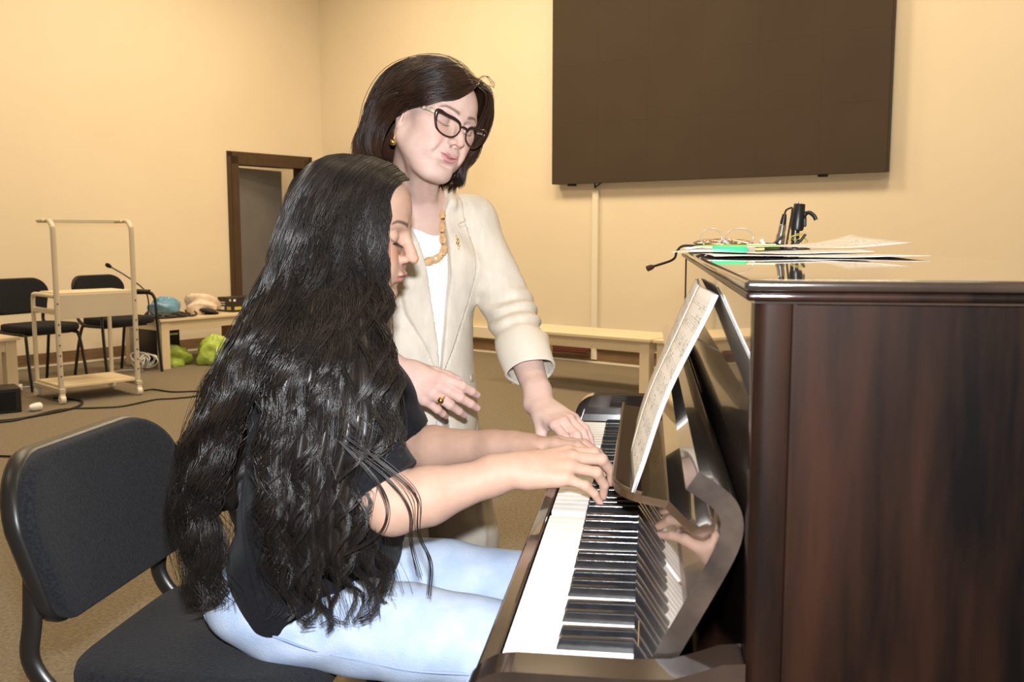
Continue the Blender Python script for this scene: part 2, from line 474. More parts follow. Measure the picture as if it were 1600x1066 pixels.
def pad_mesh(outline, depth_fn, thick, mi=0, rings=5, crown=0.0):
    """cushion from an outline (a,b): front surface domed. depth_fn(a,b)->offset. returns MB in (depth,a,b)"""
    b = MB()
    n = len(outline)
    ca = sum(p[0] for p in outline) / n; cb = sum(p[1] for p in outline) / n
    layers = []
    # back ring, side rings, front rings to centre
    spec = [(0.97, 0.0), (1.0, thick * 0.25), (1.0, thick * 0.7), (0.985, thick * 0.92), (0.95, thick), (0.8, thick + crown * 0.35), (0.55, thick + crown * 0.7), (0.28, thick + crown * 0.93)]
    vs = []
    for s, d in spec:
        for (a, c) in outline:
            aa = ca + (a - ca) * s; cc = cb + (c - cb) * s
            vs.append((d + depth_fn(aa, cc), aa, cc))
    fs = []
    for i in range(len(spec) - 1):
        for k in range(n):
            l = (k + 1) % n
            fs.append((i * n + k, i * n + l, (i + 1) * n + l, (i + 1) * n + k))
    vs.append((thick + crown + depth_fn(ca, cb), ca, cb))
    top = len(vs) - 1
    e = (len(spec) - 1) * n
    fs += [(e + k, e + (k + 1) % n, top) for k in range(n)]
    fs.append(tuple(range(n))[::-1])
    b.add(vs, fs, mi)
    return b

def make_chair(loc, rz, label, arms=False):
    t = tag(empty('visitor_chair', loc, rz), label, 'chair')
    W = 0.235
    # backrest: leans back, slightly hollow towards the sitter
    def lean(a, c):
        return -0.055 - c * 0.20 - 0.035 * 0 + 0.55 * a * a
    zo = 0.543
    out = rounded_pad(0.205, W, 0.263, 0.105, 8)
    bp = pad_mesh(out, lean, 0.032, crown=0.004)
    bp.v = [(x, y, z + zo) for x, y, z in bp.v]
    bp.build('backrest', 'black_fabric', t, smooth=60)
    out2 = [(a * 1.025, -0.006 + c * 1.035) for a, c in out]
    sh = pad_mesh(out2, lambda a, c: lean(a, c) - 0.022, 0.034, crown=-0.004)
    sh.v = [(x, y, z + zo) for x, y, z in sh.v]
    sh.build('back_shell', 'black_plastic', t, smooth=60)
    # seat
    so = []
    for k in range(48):
        a = 2 * math.pi * k / 48
        e = 0.36
        cx = math.copysign(abs(math.cos(a)) ** e, math.cos(a)); sy = math.copysign(abs(math.sin(a)) ** e, math.sin(a))
        so.append((0.205 * cx, (0.225 + 0.012 * cx) * sy))
    sm = pad_mesh(so, lambda a, c: -1.2 * max(0.0, a - 0.12) ** 2, 0.05, crown=0.006)
    sm.v = [(a + 0.175, c, d + 0.425) for d, a, c in sm.v]
    sm.f = [f[::-1] for f in sm.f]
    sm.build('seat', 'black_fabric', t, smooth=60)
    up = (0, 1, 0.02)
    for s in (-1, 1):
        y = s * 0.2
        b = MB()
        b.tube(catmull([(-0.062, y * 0.98, 0.62), (-0.064, y, 0.55), (-0.070, y, 0.485), (-0.03, y, 0.432), (0.04, y, 0.412), (0.15, y, 0.409), (0.26, y, 0.412)], 6), 0.0165, 10, flat=0.62, up=up)
        b.build('back_support', 'black_metal', t, smooth=50)
        yl = s * 0.243
        if arms:
            b = MB()
            b.tube(catmull([(0.36, yl + s * .02, 0.0), (0.335, yl + s * .02, 0.25), (0.315, yl + s * .02, 0.55), (0.30, yl + s * .02, 0.62), (0.25, yl + s * .02, 0.655), (0.1, yl + s * .02, 0.655), (-0.08, yl + s * .01, 0.65)], 6), 0.0155, 10, flat=0.6, up=up)
            b.build('front_leg', 'black_metal', t, smooth=50)
            MB().tube([(0.24, yl + s * .02, 0.668), (0.05, yl + s * .02, 0.668)], 0.02, 10, flat=0.5).build('arm_pad', 'black_plastic', t, smooth=50)
        else:
            b = MB()
            b.tube(catmull([(0.405, y * 1.16, 0.0), (0.365, y * 1.13, 0.22), (0.335, y * 1.08, 0.38), (0.30, y, 0.409), (0.2, y, 0.409)], 6), 0.0155, 10, flat=0.6, up=up)
            b.build('front_leg', 'black_metal', t, smooth=50)
        b = MB()
        b.tube(catmull([(-0.10, y * 1.12, 0.0), (-0.055, y * 1.08, 0.22), (-0.01, y * 1.02, 0.39), (0.04, y, 0.409), (0.12, y, 0.409)], 6), 0.0155, 10, flat=0.6, up=up)
        b.build('rear_leg', 'black_metal', t, smooth=50)
    MB().tube([(0.06, -0.2, 0.405), (0.06, 0.2, 0.405)], 0.013, 8).build('cross_bar', 'black_metal', t, smooth=50)
    MB().tube([(0.26, -0.2, 0.405), (0.26, 0.2, 0.405)], 0.013, 8).build('cross_bar', 'black_metal', t, smooth=50)
    return t

make_chair((-3.37, 7.905, 0), R(-30), 'black fabric armchair behind the beige trolley, against the left wall', arms=True)
make_chair((-3.72, 7.30, 0), R(-30), 'black fabric chair at the far left edge, half hidden by the trolley')
make_chair((-0.655, 1.625, 0), R(-8), 'black fabric chair in the foreground with the seated girl on it')

# ================================================================== PIANO  (local x = into the piano, y = along the keys away from the camera)
PIANO_LOC = Vector((-0.0101, 0.8964, 0)); PIANO_RZ = R(-8)
PM = Matrix.Translation(PIANO_LOC) @ Matrix.Rotation(PIANO_RZ, 4, 'Z')
def pw(t, s, z):
    """piano coordinates (t into piano, s along keys, z) to world"""
    return PM @ Vector((t, s, z))
piano = tag(empty('upright_piano', PIANO_LOC, PIANO_RZ), 'dark brown upright piano with open keyboard, filling the right of the picture', 'piano')
S0, S1 = -0.13, 1.30
LID = 1.115
def arm_profile():
    pts = [(0.218, 0.60), (0.218, 0.806), (0.20, 0.804), (0.18, 0.796), (0.16, 0.789), (0.13, 0.787)]
    r = 0.05
    for k in range(9):
        a = R(90 + 90 * k / 8)
        pts.append((0.028 + r * math.cos(a), 0.737 + r * math.sin(a)))
    pts += [(-0.022, 0.70), (-0.015, 0.66), (0.01, 0.63), (0.05, 0.60)]
    return pts
for s0, s1 in ((S0, -0.091), (1.26, S1)):
    MB().prism(arm_profile(), 'y', s0, s1, 0).build('arm', 'lacquer', piano, smooth=35, bevel=0.004, seg=3)
# side panels with rounded front stiles
for s0, s1, out in ((S0 + 0.004, S0 + 0.03, -1), (S1 - 0.03, S1 - 0.004, 1)):
    MB().box((0.246, s0, 0.0), (0.60, s1, LID - 0.017)).build('side_panel', 'wood', piano)
    pr = []
    w = 0.028; x0 = 0.218
    ya, yb = (S0, S0 + 0.034) if out < 0 else (S1 - 0.034, S1)
    yo, yi = (ya, yb) if out < 0 else (yb, ya)
    sg = 1 if out < 0 else -1
    pr = [(x0 + w, yo + sg * 0.0015), (x0 + w - 0.004, yo)]
    for k in range(7):
        a = R(90 * k / 6)
        pr.append((x0 + 0.011 - 0.011 * math.sin(a), yo + sg * (0.011 - 0.011 * math.cos(a))))
    pr += [(x0, yi), (x0 + w, yi)]
    if out > 0: pr = pr[::-1]
    MB().prism(pr, 'z', 0.0, LID - 0.017).build('front_stile', 'wood', piano, smooth=35, bevel=0.0012)
    MB().box((0.246, min(yo, yo + sg * .003), 0.0), (0.249, max(yo, yo + sg * .003), LID - 0.018)).build('stile_bead', 'wood', piano)
# lid: two moulded layers
MB().box((0.2085, S0 - 0.009, LID - 0.009), (0.61, S1 + 0.009, LID)).build('lid', 'lacquer', piano, smooth=40, bevel=0.004, seg=4)
MB().box((0.2100, S0 - 0.0075, LID - 0.0165), (0.61, S1 + 0.0075, LID - 0.0095)).build('lid_moulding', 'wood', piano, smooth=40, bevel=0.003, seg=4)
MB().box((0.2165, S0 - 0.002, LID - 0.0185), (0.60, S1 + 0.002, LID - 0.0160)).build('lid_rail', 'lacquer', piano)
# upper front panel, back, key bed, lower front, base
MB().box((0.2195, S0 + 0.03, 0.70), (0.240, S1 - 0.03, LID - 0.018)).build('upper_panel', 'lacquer', piano)
MB().box((0.57, S0 + 0.03, 0.0), (0.60, S1 - 0.03, LID - 0.018)).build('back_board', 'wood', piano)
MB().box((-0.012, S0 + 0.03, 0.63), (0.24, S1 - 0.03, 0.70)).build('key_bed', 'wood', piano)
MB().box((-0.022, -0.091, 0.655), (-0.004, 1.26, 0.738)).build('key_slip', 'lacquer', piano, bevel=0.003, seg=3)
MB().box((0.225, S0 + 0.03, 0.10), (0.245, S1 - 0.03, 0.63)).build('lower_panel', 'wood', piano, bevel=0.003)
MB().box((0.19, S0 + 0.0, 0.0), (0.60, S1 - 0.0, 0.10)).build('base', 'wood', piano, bevel=0.006)
for s in (S0 + 0.02, S1 - 0.02):
    MB().lathe([(0.024, 0.08), (0.030, 0.10), (0.021, 0.14), (0.024, 0.35), (0.030, 0.55), (0.026, 0.57), (0.034, 0.60), (0.034, 0.62)], Matrix.Translation((0.02, s, 0)), 18).build('leg', 'wood', piano, smooth=50)
    MB().box((-0.02, s - 0.035, 0.0), (0.22, s + 0.035, 0.08)).build('toe_block', 'wood', piano, bevel=0.008)
for s in (0.52, 0.65):
    MB().tube([(0.24, s, 0.07), (0.17, s, 0.06), (0.10, s, 0.045)], [0.012, 0.014, 0.02], 10, flat=0.4).build('pedal', 'brass', piano, smooth=50)
# key blocks at both ends of the keyboard
for s0, s1 in ((-0.091, -0.001), (1.176, 1.26)):
    MB().box((-0.004, s0, 0.70), (0.16, s1, 0.744)).build('key_block', 'lacquer', piano, bevel=0.003, seg=2)
MB().box((0.10, 0.0, 0.70), (0.16, 1.175, 0.735)).build('key_felt', 'felt', piano)
# keys: 50 white, 35 black, A0 (far) .. A7 (near)
KW = 0.0235
wk = MB().box((0.0, -KW / 2 + 0.00045, 0.722), (0.150, KW / 2 - 0.00045, 0.742))
wk_me = wk.mesh('white_key', 'ivory')
bkb = MB()
bkb.add([(0.049, -0.0058, 0.735), (0.049, 0.0058, 0.735), (0.15, 0.0058, 0.735), (0.15, -0.0058, 0.735), (0.0545, -0.0046, 0.7535), (0.0545, 0.0046, 0.7535), (0.15, 0.0046, 0.7545), (0.15, -0.0046, 0.7545)],
        [(0, 3, 2, 1), (4, 7, 6, 5)[::-1], (0, 1, 5, 4), (1, 2, 6, 5), (2, 3, 7, 6), (3, 0, 4, 7)])
bk_me = bkb.mesh('black_key', 'ebony')
names = 'ABCDEFG'
pressed = {10: 0.007, 29: 0.007, 33: 0.0}
for i in range(50):
    o = bpy.data.objects.new('white_key', wk_me); C.objects.link(o); o.parent = piano
    s = 1.175 - (i + 0.5) * KW
    o.location = (0, s, -pressed.get(i, 0.0))
    bm = o.modifiers.new('bevel', 'BEVEL'); bm.width = 0.0012; bm.segments = 2
    n = names[i % 7]
    if i < 49 and n in 'ACDFG':
        off = {'A': 0.0, 'C': 0.0018, 'D': -0.0018, 'F': 0.0024, 'G': 0.0}[n]
        o = bpy.data.objects.new('black_key', bk_me); C.objects.link(o); o.parent = piano
        o.location = (0, 1.175 - (i + 1) * KW + off, 0)
        bm = o.modifiers.new('bevel', 'BEVEL'); bm.width = 0.0018; bm.segments = 3
# fallboard, folded open: an L-shaped board seen end on
cl = catmull([(0.136, 0.750), (0.150, 0.778), (0.178, 0.832), (0.202, 0.880), (0.2085, 0.903), (0.2055, 0.919), (0.196, 0.930), (0.175, 0.944)], 4)
cl = [Vector((p[0], p[1])) for p in cl]
def offset_poly(c, th):
    a, b = [], []
    for i, p in enumerate(c):
        d = (c[min(i + 1, len(c) - 1)] - c[max(i - 1, 0)]).normalized()
        nrm = Vector((-d.y, d.x))
        a.append(p + nrm * th / 2); b.append(p - nrm * th / 2)
    return a, b
fa, fb = offset_poly(cl, 0.019)
poly = fa + fb[::-1]
nP = len(fa)
fbm = MB()
s0, s1 = -0.086, 1.255
vs = [(p.x, s, p.y) for s in (s0, s1) for p in poly]
n2 = len(poly)
fbm.add(vs, [(i, (i + 1) % n2, (i + 1) % n2 + n2, i + n2) for i in range(n2)], 0)
for sidx in (0, 1):
    fbm.add(vs[sidx * n2:(sidx + 1) * n2], [(i, i + 1, n2 - 2 - i, n2 - 1 - i) if sidx == 0 else (i, n2 - 1 - i, n2 - 2 - i, i + 1) for i in range(nP - 1)], 1)
fallboard = fbm.build('fallboard', ['lacquer', 'worn_wood'], piano, smooth=35)
for s in (0.02, 1.15):
    MB().box((0.1315, s - 0.03, 0.757), (0.1395, s + 0.03, 0.7635)).build('hinge', 'brass', fallboard)
# music shelf folded out over the black keys, with a rounded near corner
def shelf_outline():
    pts = [(0.186, 0.866), (0.096, 0.866), (0.096, 0.335)]
    r = 0.035
    for k in range(1, 7):
        a = R(180 + 80 * k / 6)
        pts.append((0.096 + 0.045 + 0.045 * math.cos(a), 0.325 + 0.06 * math.sin(a)))
    pts += [(0.186, 0.255)]
    return pts
so = shelf_outline()
def sz(t): return 0.837 - (t - 0.096) * 0.12
sh = MB(); n = len(so)
vs = [(t, s, sz(t)) for t, s in so] + [(t, s, sz(t) - 0.010) for t, s in so]
sh.add(vs, [tuple(range(n)), tuple(range(n, 2 * n))[::-1]], 0)
sh.add(vs, [(i, i + n, (i + 1) % n + n, (i + 1) % n) for i in range(n)], 1)
shelf = sh.build('music_shelf', ['lacquer', 'edge_wood'], piano)
sb = MB(); sb.tube([(t, s, sz(t) + 0.002) for t, s in so[1:-1]], 0.0028, 6); sb.build('shelf_bead', 'edge_wood', shelf, smooth=60)
# keep the shelf up: two small brackets below
for s in (0.42, 0.78):
    MB().box((0.165, s - 0.01, 0.809), (0.186, s + 0.01, 0.8175)).build('shelf_bracket', 'brass', shelf)

# ---- open music book leaning on the upper panel
def paper_mat(name, seed, staves=9, dens=0.52):
    m = bpy.data.materials.new(name); m.use_nodes = True
    nt = m.node_tree; L = nt.links.new; p = nt.nodes['Principled BSDF']
    p.inputs['Roughness'].default_value = 0.75
    uv = nt.nodes.new('ShaderNodeAttribute'); uv.attribute_name = 'page'
    sep = nt.nodes.new('ShaderNodeSeparateXYZ'); L(uv.outputs['Vector'], sep.inputs[0])
    def math_(op, a, b=None, clamp=False):
        n = nt.nodes.new('ShaderNodeMath'); n.operation = op; n.use_clamp = clamp
        for i, x in enumerate((a, b)):
            if x is None: continue
            if isinstance(x, (int, float)): n.inputs[i].default_value = x
            else: L(x, n.inputs[i])
        return n.outputs[0]
    u, v = sep.outputs[0], sep.outputs[1]
    st = math_('FRACT', math_('MULTIPLY', v, staves))
    inband = math_('MULTIPLY', math_('GREATER_THAN', st, 0.25), math_('LESS_THAN', st, 0.75))
    ln = math_('FRACT', math_('MULTIPLY', math_('SUBTRACT', st, 0.25), 9.0))
    line = math_('MULTIPLY', math_('LESS_THAN', ln, 0.14), inband)
    margin = math_('MULTIPLY', math_('MULTIPLY', math_('GREATER_THAN', u, 0.07), math_('LESS_THAN', u, 0.93)), math_('MULTIPLY', math_('GREATER_THAN', v, 0.05), math_('LESS_THAN', v, 0.93)))
    mp = nt.nodes.new('ShaderNodeCombineXYZ'); L(math_('MULTIPLY', u, 46.0), mp.inputs[0]); L(math_('MULTIPLY', v, 70.0), mp.inputs[1]); mp.inputs[2].default_value = seed
    vo = nt.nodes.new('ShaderNodeTexVoronoi'); vo.inputs['Scale'].default_value = 1.0; L(mp.outputs[0], vo.inputs['Vector'])
    mp2 = nt.nodes.new('ShaderNodeCombineXYZ'); L(math_('MULTIPLY', u, 9.0), mp2.inputs[0]); L(math_('MULTIPLY', v, 12.0), mp2.inputs[1]); mp2.inputs[2].default_value = seed + 5
    nz = nt.nodes.new('ShaderNodeTexNoise'); nz.inputs['Scale'].default_value = 1.0; L(mp2.outputs[0], nz.inputs['Vector'])
    heads = math_('MULTIPLY', math_('LESS_THAN', vo.outputs['Distance'], 0.33), math_('GREATER_THAN', nz.outputs['Fac'], dens))
    band2 = math_('MULTIPLY', math_('GREATER_THAN', st, 0.10), math_('LESS_THAN', st, 0.9))
    heads = math_('MULTIPLY', heads, band2)
    bars = math_('MULTIPLY', math_('LESS_THAN', math_('FRACT', math_('MULTIPLY', u, 4.3)), 0.012), inband)
    ink = math_('MULTIPLY', math_('MAXIMUM', math_('MAXIMUM', math_('MULTIPLY', line, 0.55), heads), bars), margin)
    mx = nt.nodes.new('ShaderNodeMix'); mx.data_type = 'RGBA'
    mx.inputs[6].default_value = (0.80, 0.75, 0.68, 1); mx.inputs[7].default_value = (0.035, 0.028, 0.024, 1)
    L(ink, mx.inputs[0]); L(mx.outputs[2], p.inputs['Base Color'])
    return m
M['page_a'] = paper_mat('printed_page_a', 1.0)
M['page_b'] = paper_mat('printed_page_b', 9.0)
M['page_c'] = paper_mat('printed_page_c', 17.0, 8, 0.5)
M['cover'] = mat('book_cover', (0.28, 0.27, 0.27), 0.6, var=(0.36, 0.35, 0.34), var_scale=20)
M['paper'] = mat('plain_paper', (0.78, 0.74, 0.68), 0.75)

def sheet(name, fn, nu, nv, material, parent, thick=0.0006):
    b = MB(); b.grid(fn, nu, nv)
    o = b.build(name, material, parent, smooth=180)
    at = o.data.attributes.new('page', 'FLOAT_VECTOR', 'POINT')
    uv = np.array([(i / (nu - 1), j / (nv - 1), 0) for i in range(nu) for j in range(nv)], np.float32)
    at.data.foreach_set('vector', uv.ravel())
    sd = o.modifiers.new('solidify', 'SOLIDIFY'); sd.thickness = thick; sd.offset = 0
    return o
book = tag(empty('music_book', PIANO_LOC, PIANO_RZ), 'open book of sheet music leaning on the piano above the keys', 'book')
BS0, BS1 = 0.262, 0.702
def book_pt(s_, v, off=0.0):
    # v 0 bottom .. 1 top, runs from the shelf to the panel
    t0, z0 = 0.122, 0.8370
    t1, z1 = 0.2155, 1.0775
    w = (s_ - BS0) / (BS1 - BS0)
    hump = 0.0
    bow = -0.009 * math.sin(math.pi * v) + 0.0015 * math.sin(v * 9 + w * 3)
    t = t0 + (t1 - t0) * v + bow * 0.9 - off * 0.93 - hump * 0
    z = z0 + (z1 - z0) * v + bow * 0.35 + off * 0.36 * 0
    return (t + 0.006 * math.cos(math.pi * w * 2) * 0.5 - 0.003, s_, z)
sm = (BS0 + BS1) / 2
sheet('left_page', lambda u, v: book_pt(BS1 + (sm - BS1) * u, v, 0.0015), 10, 22, 'page_a', book)
sheet('right_page', lambda u, v: book_pt(sm + (BS0 - sm) * u, v, 0.0015), 10, 22, 'page_b', book)
for k in range(1):
    sheet('inner_page', lambda u, v, k=k: book_pt(BS0 + 0.003 * k + (sm - BS0) * u, v * (0.985 + .004 * k), 0.0005 - 0.0009 * k), 6, 12, 'paper', book)
sheet('cover', lambda u, v: book_pt(BS0 - 0.002 + (BS1 - BS0 + 0.004) * u, v, -0.0018), 14, 16, 'cover', book, 0.0010)

# ================================================================== THINGS ON THE PIANO LID
def lidm(t, s, rz=0.0, dz=0.0):
    return pw(t, s, LID + dz + 0.0003), PIANO_RZ + rz
def on_lid(name, t, s, rz, label, cat, group=None, dz=0.0):
    l, r = lidm(t, s, rz, dz)
    return tag(empty(name, l, r), label, cat, group)
# loose sheets of music
def loose_sheet(t, s, rz, dz, label, curl, w=0.21, h=0.297, m='page_c'):
    o = on_lid('sheet_music', t, s, rz, label, 'sheet music', 'loose sheets of music on the piano lid', dz)
    def fn(u, v):
        x = (u - 0.5) * h; y = (v - 0.5) * w
        z = 0.0012 + curl * max(0, u - 0.55) ** 2 * (0.4 + v) + 0.0012 * math.sin(u * 8 + v * 3) + 0.0012
        return (x, y, z)
    sheet('page', fn, 14, 10, m, o, 0.0004)
    return o
loose_sheet(0.37, 0.62, R(4), 0.000, 'lowest loose music sheet, reaching furthest right across the piano lid', 0.0)
loose_sheet(0.335, 0.72, R(-9), 0.003, 'middle music sheet lying under the green pen on the piano lid', 0.02)
loose_sheet(0.40, 0.86, R(16), 0.010, 'top loose music sheet with a corner curling up on the piano lid', 0.075)
# pens
M['green_rubber'] = mat('green_rubber', (0.03, 0.50, 0.19), 0.35)
M['lime_plastic'] = mat('lime_plastic', (0.22, 0.36, 0.07), 0.35)
M['yellow_plastic'] = mat('yellow_plastic', (0.55, 0.42, 0.09), 0.35)
M['steel'] = mat('steel', (0.62, 0.61, 0.6), 0.25, metal=1.0)
M['clear'] = mat('clear_plastic', (0.95, 0.93, 0.9), 0.05, trans=0.9, ior=1.3)
def pen(t, s, rz, r, L, label, mats, dz=0.0):
    o = on_lid('pen', t, s, rz, label, 'pen', None, dz)
    ry = Matrix.Translation((0, 0, r)) @ Matrix.Rotation(R(90), 4, 'Y')
    MB().lathe([(r * 0.8, -L * .5), (r, -L * .46), (r, L * 0.1), (r * 0.92, L * .12)], ry, 14).build('barrel', mats[0], o, smooth=45)
    MB().lathe([(r * 0.92, L * .12), (r * 0.9, L * .36), (r * 0.5, L * .46), (r * 0.15, L * .5)], ry, 14).build('grip', mats[1], o, smooth=45)
    MB().box((-L * .45, -r * .25, r * 1.9), (-L * .12, r * .25, r * 2.2)).build('clip', mats[2], o)
    return o
p = on_lid('pen', 0.262, 0.70, R(182), 'thick green rubber grip pen at the front edge of the piano lid', 'pen', None)
ry = Matrix.Translation((0, 0, 0.0075)) @ Matrix.Rotation(R(90), 4, 'Y')
MB().lathe([(0.004, -0.032), (0.0066, -0.030), (0.0075, -0.026), (0.0075, 0.020), (0.0066, 0.024)], ry, 18).build('grip', 'green_rubber', p, smooth=45)
MB().lathe([(0.0045, 0.023), (0.0045, 0.040), (0.0025, 0.055), (0.0006, 0.062)], ry, 14).build('tip', 'steel', p, smooth=45)
MB().lathe([(0.0052, -0.044), (0.0052, -0.030)], ry, 14).build('cap', 'clear', p, smooth=45)
pen(0.285, 0.80, R(172), 0.0040, 0.145, 'slim lime green pen lying behind the thick green one', ('lime_plastic', 'lime_plastic', 'yellow_plastic'), 0.008)
pen(0.262, 0.775, R(165), 0.0034, 0.135, 'slim yellow and white pen lying behind the green grip pen', ('yellow_plastic', 'white_plastic', 'steel'), 0.006)
# reading glasses standing on their brow line, temples to the right
gl = on_lid('reading_glasses', 0.288, 1.10, R(2), 'rimless reading glasses upside down on the piano lid, dark temple tips raised', 'glasses')
for k, (cx, w) in enumerate(((-0.026, 0.021), (0.030, 0.027))):
    ring = [(cx + w * math.cos(a), 0, 0.004 + 0.040 * (0.5 + 0.5 * math.sin(a)) ** 0.8) for a in (2 * math.pi * i / 28 for i in range(28))]
    l = MB().tube(ring, 0.0013, 6, closed=True).build('lens_rim', mat('pinkish_rim', (0.55, 0.42, 0.36), 0.25), gl, smooth=60)
    MB().add([(x, 0.0006, z) for x, y, z in ring] + [(x, -0.0006, z) for x, y, z in ring], [tuple(range(28)), tuple(range(28, 56))[::-1]] + [(i, i + 28, (i + 1) % 28 + 28, (i + 1) % 28) for i in range(28)]).build('lens', mat('lens_glass', (1, 1, 1), 0.0, trans=1.0, ior=1.08), gl)
MB().tube(catmull([(-0.008, 0, 0.014), (-0.002, 0, 0.022), (0.006, 0, 0.014)], 4), 0.0015, 6).build('bridge', 'steel', gl, smooth=60)
for y0, x0, x1, z1 in ((0, 0.058, 0.115, 0.030), (0.03, 0.058, 0.165, 0.033)):
    MB().tube(catmull([(x0, y0 * .2, 0.01), ((x0 + x1) / 2 - .01, y0, 0.006), (x1 - 0.018, y0, 0.014), (x1, y0, z1)], 5), [0.0014] * 10 + [0.0026] * 6, 8).build('temple', 'black_plastic', gl, smooth=60)
# crumpled foil packet
M['foil'] = mat('silver_foil', (0.72, 0.66, 0.62), 0.22, metal=0.9, var=(0.60, 0.36, 0.25), var_scale=40, bump=0.6, bump_scale=90)
fo = on_lid('foil_packet', 0.292, 1.19, R(-3), 'crumpled silver foil packet behind the reading glasses', 'packet')
fm = MB()
def foil(u, v, sgn):
    x = (u - 0.5) * 0.125; y = (v - 0.5) * 0.06
    prof = max(0.0, math.sin(math.pi * u) ** 0.7 * math.sin(math.pi * v) ** 0.6)
    z = 0.011 + sgn * 0.011 * prof + 0.0025 * math.sin(17 * u + 11 * v) * prof
    return (x, y, z + 0.004 * abs(u - .5) * 2)
fm.grid(lambda u, v: foil(u, v, 1), 24, 12); fm.grid(lambda u, v: foil(u, 1 - v, -1), 24, 12)
fm.build('wrapper', 'foil', fo, smooth=60)
# microphone stand clamp
ms = on_lid('microphone_stand', 0.435, 1.16, 0, 'short black microphone stand with clip standing upright on the piano lid', 'microphone stand')
MB().lathe([(0.030, 0.0), (0.030, 0.004), (0.012, 0.008), (0.0085, 0.012), (0.0085, 0.05)], None, 18).build('base', 'black_metal', ms, smooth=40)
MB().lathe([(0.0085, 0.04), (0.0125, 0.042), (0.0135, 0.05), (0.0125, 0.062), (0.0115, 0.094), (0.0108, 0.095)], Matrix.Rotation(R(4), 4, 'Y'), 18).build('sleeve', 'black_plastic', ms, smooth=40)
MB().lathe([(0.003, 0.094), (0.003, 0.098)], Matrix.Rotation(R(4), 4, 'Y'), 10).build('screw', 'steel', ms)
MB().tube(catmull([(0.016, 0, 0.055), (0.017, 0, 0.072), (0.026, 0, 0.077), (0.036, 0, 0.070), (0.040, 0, 0.062)], 5), [0.0055] * 8 + [0.0045] * 13, 10, flat=0.8).build('clip', 'black_plastic', ms, smooth=50)
MB().box((0.010, -0.006, 0.048), (0.021, 0.006, 0.066)).build('clip_body', 'black_plastic', ms, bevel=0.002)
tp = MB()
for k in range(7):
    a0 = k * 0.9
    tp.tube(catmull([(-0.012 + 0.004 * k, -0.012, 0.012 + 0.004 * (k % 3)), (-0.02 + 0.005 * k, -0.02, 0.022 + 0.003 * (k % 4)), (0.012 + 0.002 * k, -0.012, 0.035 - 0.003 * k), (0.022 - 0.002 * k, -0.006, 0.006)], 4), 0.0007, 4)
tp.build('yellow_string', 'yellow_plastic', ms)
# XLR plug with cable
xl = on_lid('microphone_plug', 0.398, 1.13, 0, 'silver microphone plug with black boot standing beside the black stand', 'plug')
tilt = Matrix.Rotation(R(8), 4, 'Y')
MB().lathe([(0.0085, 0.0), (0.0095, 0.004), (0.0095, 0.03), (0.0075, 0.036), (0.0075, 0.05), (0.0065, 0.053)], tilt, 16).build('shell', 'steel', xl, smooth=40)
MB().lathe([(0.0062, 0.052), (0.006, 0.06), (0.0042, 0.074)], tilt, 14).build('boot', 'black_plastic', xl, smooth=40)
MB().tube(catmull([(0.0103, 0, 0.073), (0.013, 0, 0.081), (0.020, 0.002, 0.085), (0.024, -0.008, 0.083), (0.018, -0.022, 0.05), (0.01, -0.03, 0.002)], 5), 0.002, 6).build('cable', 'cable', xl, smooth=60)
gp = on_lid('plug_adapter', 0.387, 1.13, R(20), 'small dark adapter with clear plug lying beside the silver plug', 'adapter')
MB().box((-0.02, -0.014, 0.0), (0.02, 0.014, 0.016)).build('body', 'black_plastic', gp, bevel=0.004)
MB().tube([(-0.02, 0, 0.012), (-0.026, 0, 0.022)], 0.005, 10).build('pin', 'white_plastic', gp, smooth=50)
# gooseneck microphone reaching out over the front of the lid
gm = tag(empty('gooseneck_microphone', pw(0.33, 1.27, LID + .0003), PIANO_RZ), 'thin black gooseneck microphone sticking out past the far front corner of the lid', 'microphone')
g0 = Vector((0.33, 1.27, LID + .0003))
def gl_(t, s, z): return Vector((t, s, z)) - g0
MB().tube(catmull([gl_(0.33, 1.27, LID + .006), gl_(0.27, 1.27, LID + .006), gl_(0.215, 1.265, LID + .008), gl_(0.199, 1.26, LID - 0.004), gl_(0.19, 1.25, LID - .022), gl_(0.147, 1.235, LID - 0.037)], 6), 0.0028, 8).build('neck', 'black_metal', gm, smooth=60)
MB().tube([gl_(0.148, 1.236, LID - .0368), gl_(0.142, 1.234, LID - .0388), gl_(0.135, 1.231, LID - .0415)], [0.0045, 0.0065, 0.0065], 14).build('capsule', mat('mic_brown', (0.05, 0.02, 0.015), 0.4), gm, smooth=40)
MB().lathe([(0.014, -.0003), (0.014, 0.01), (0.006, 0.014)], Matrix.Translation((0.0, 0, 0)), 16).build('socket', 'black_plastic', gm, smooth=40)

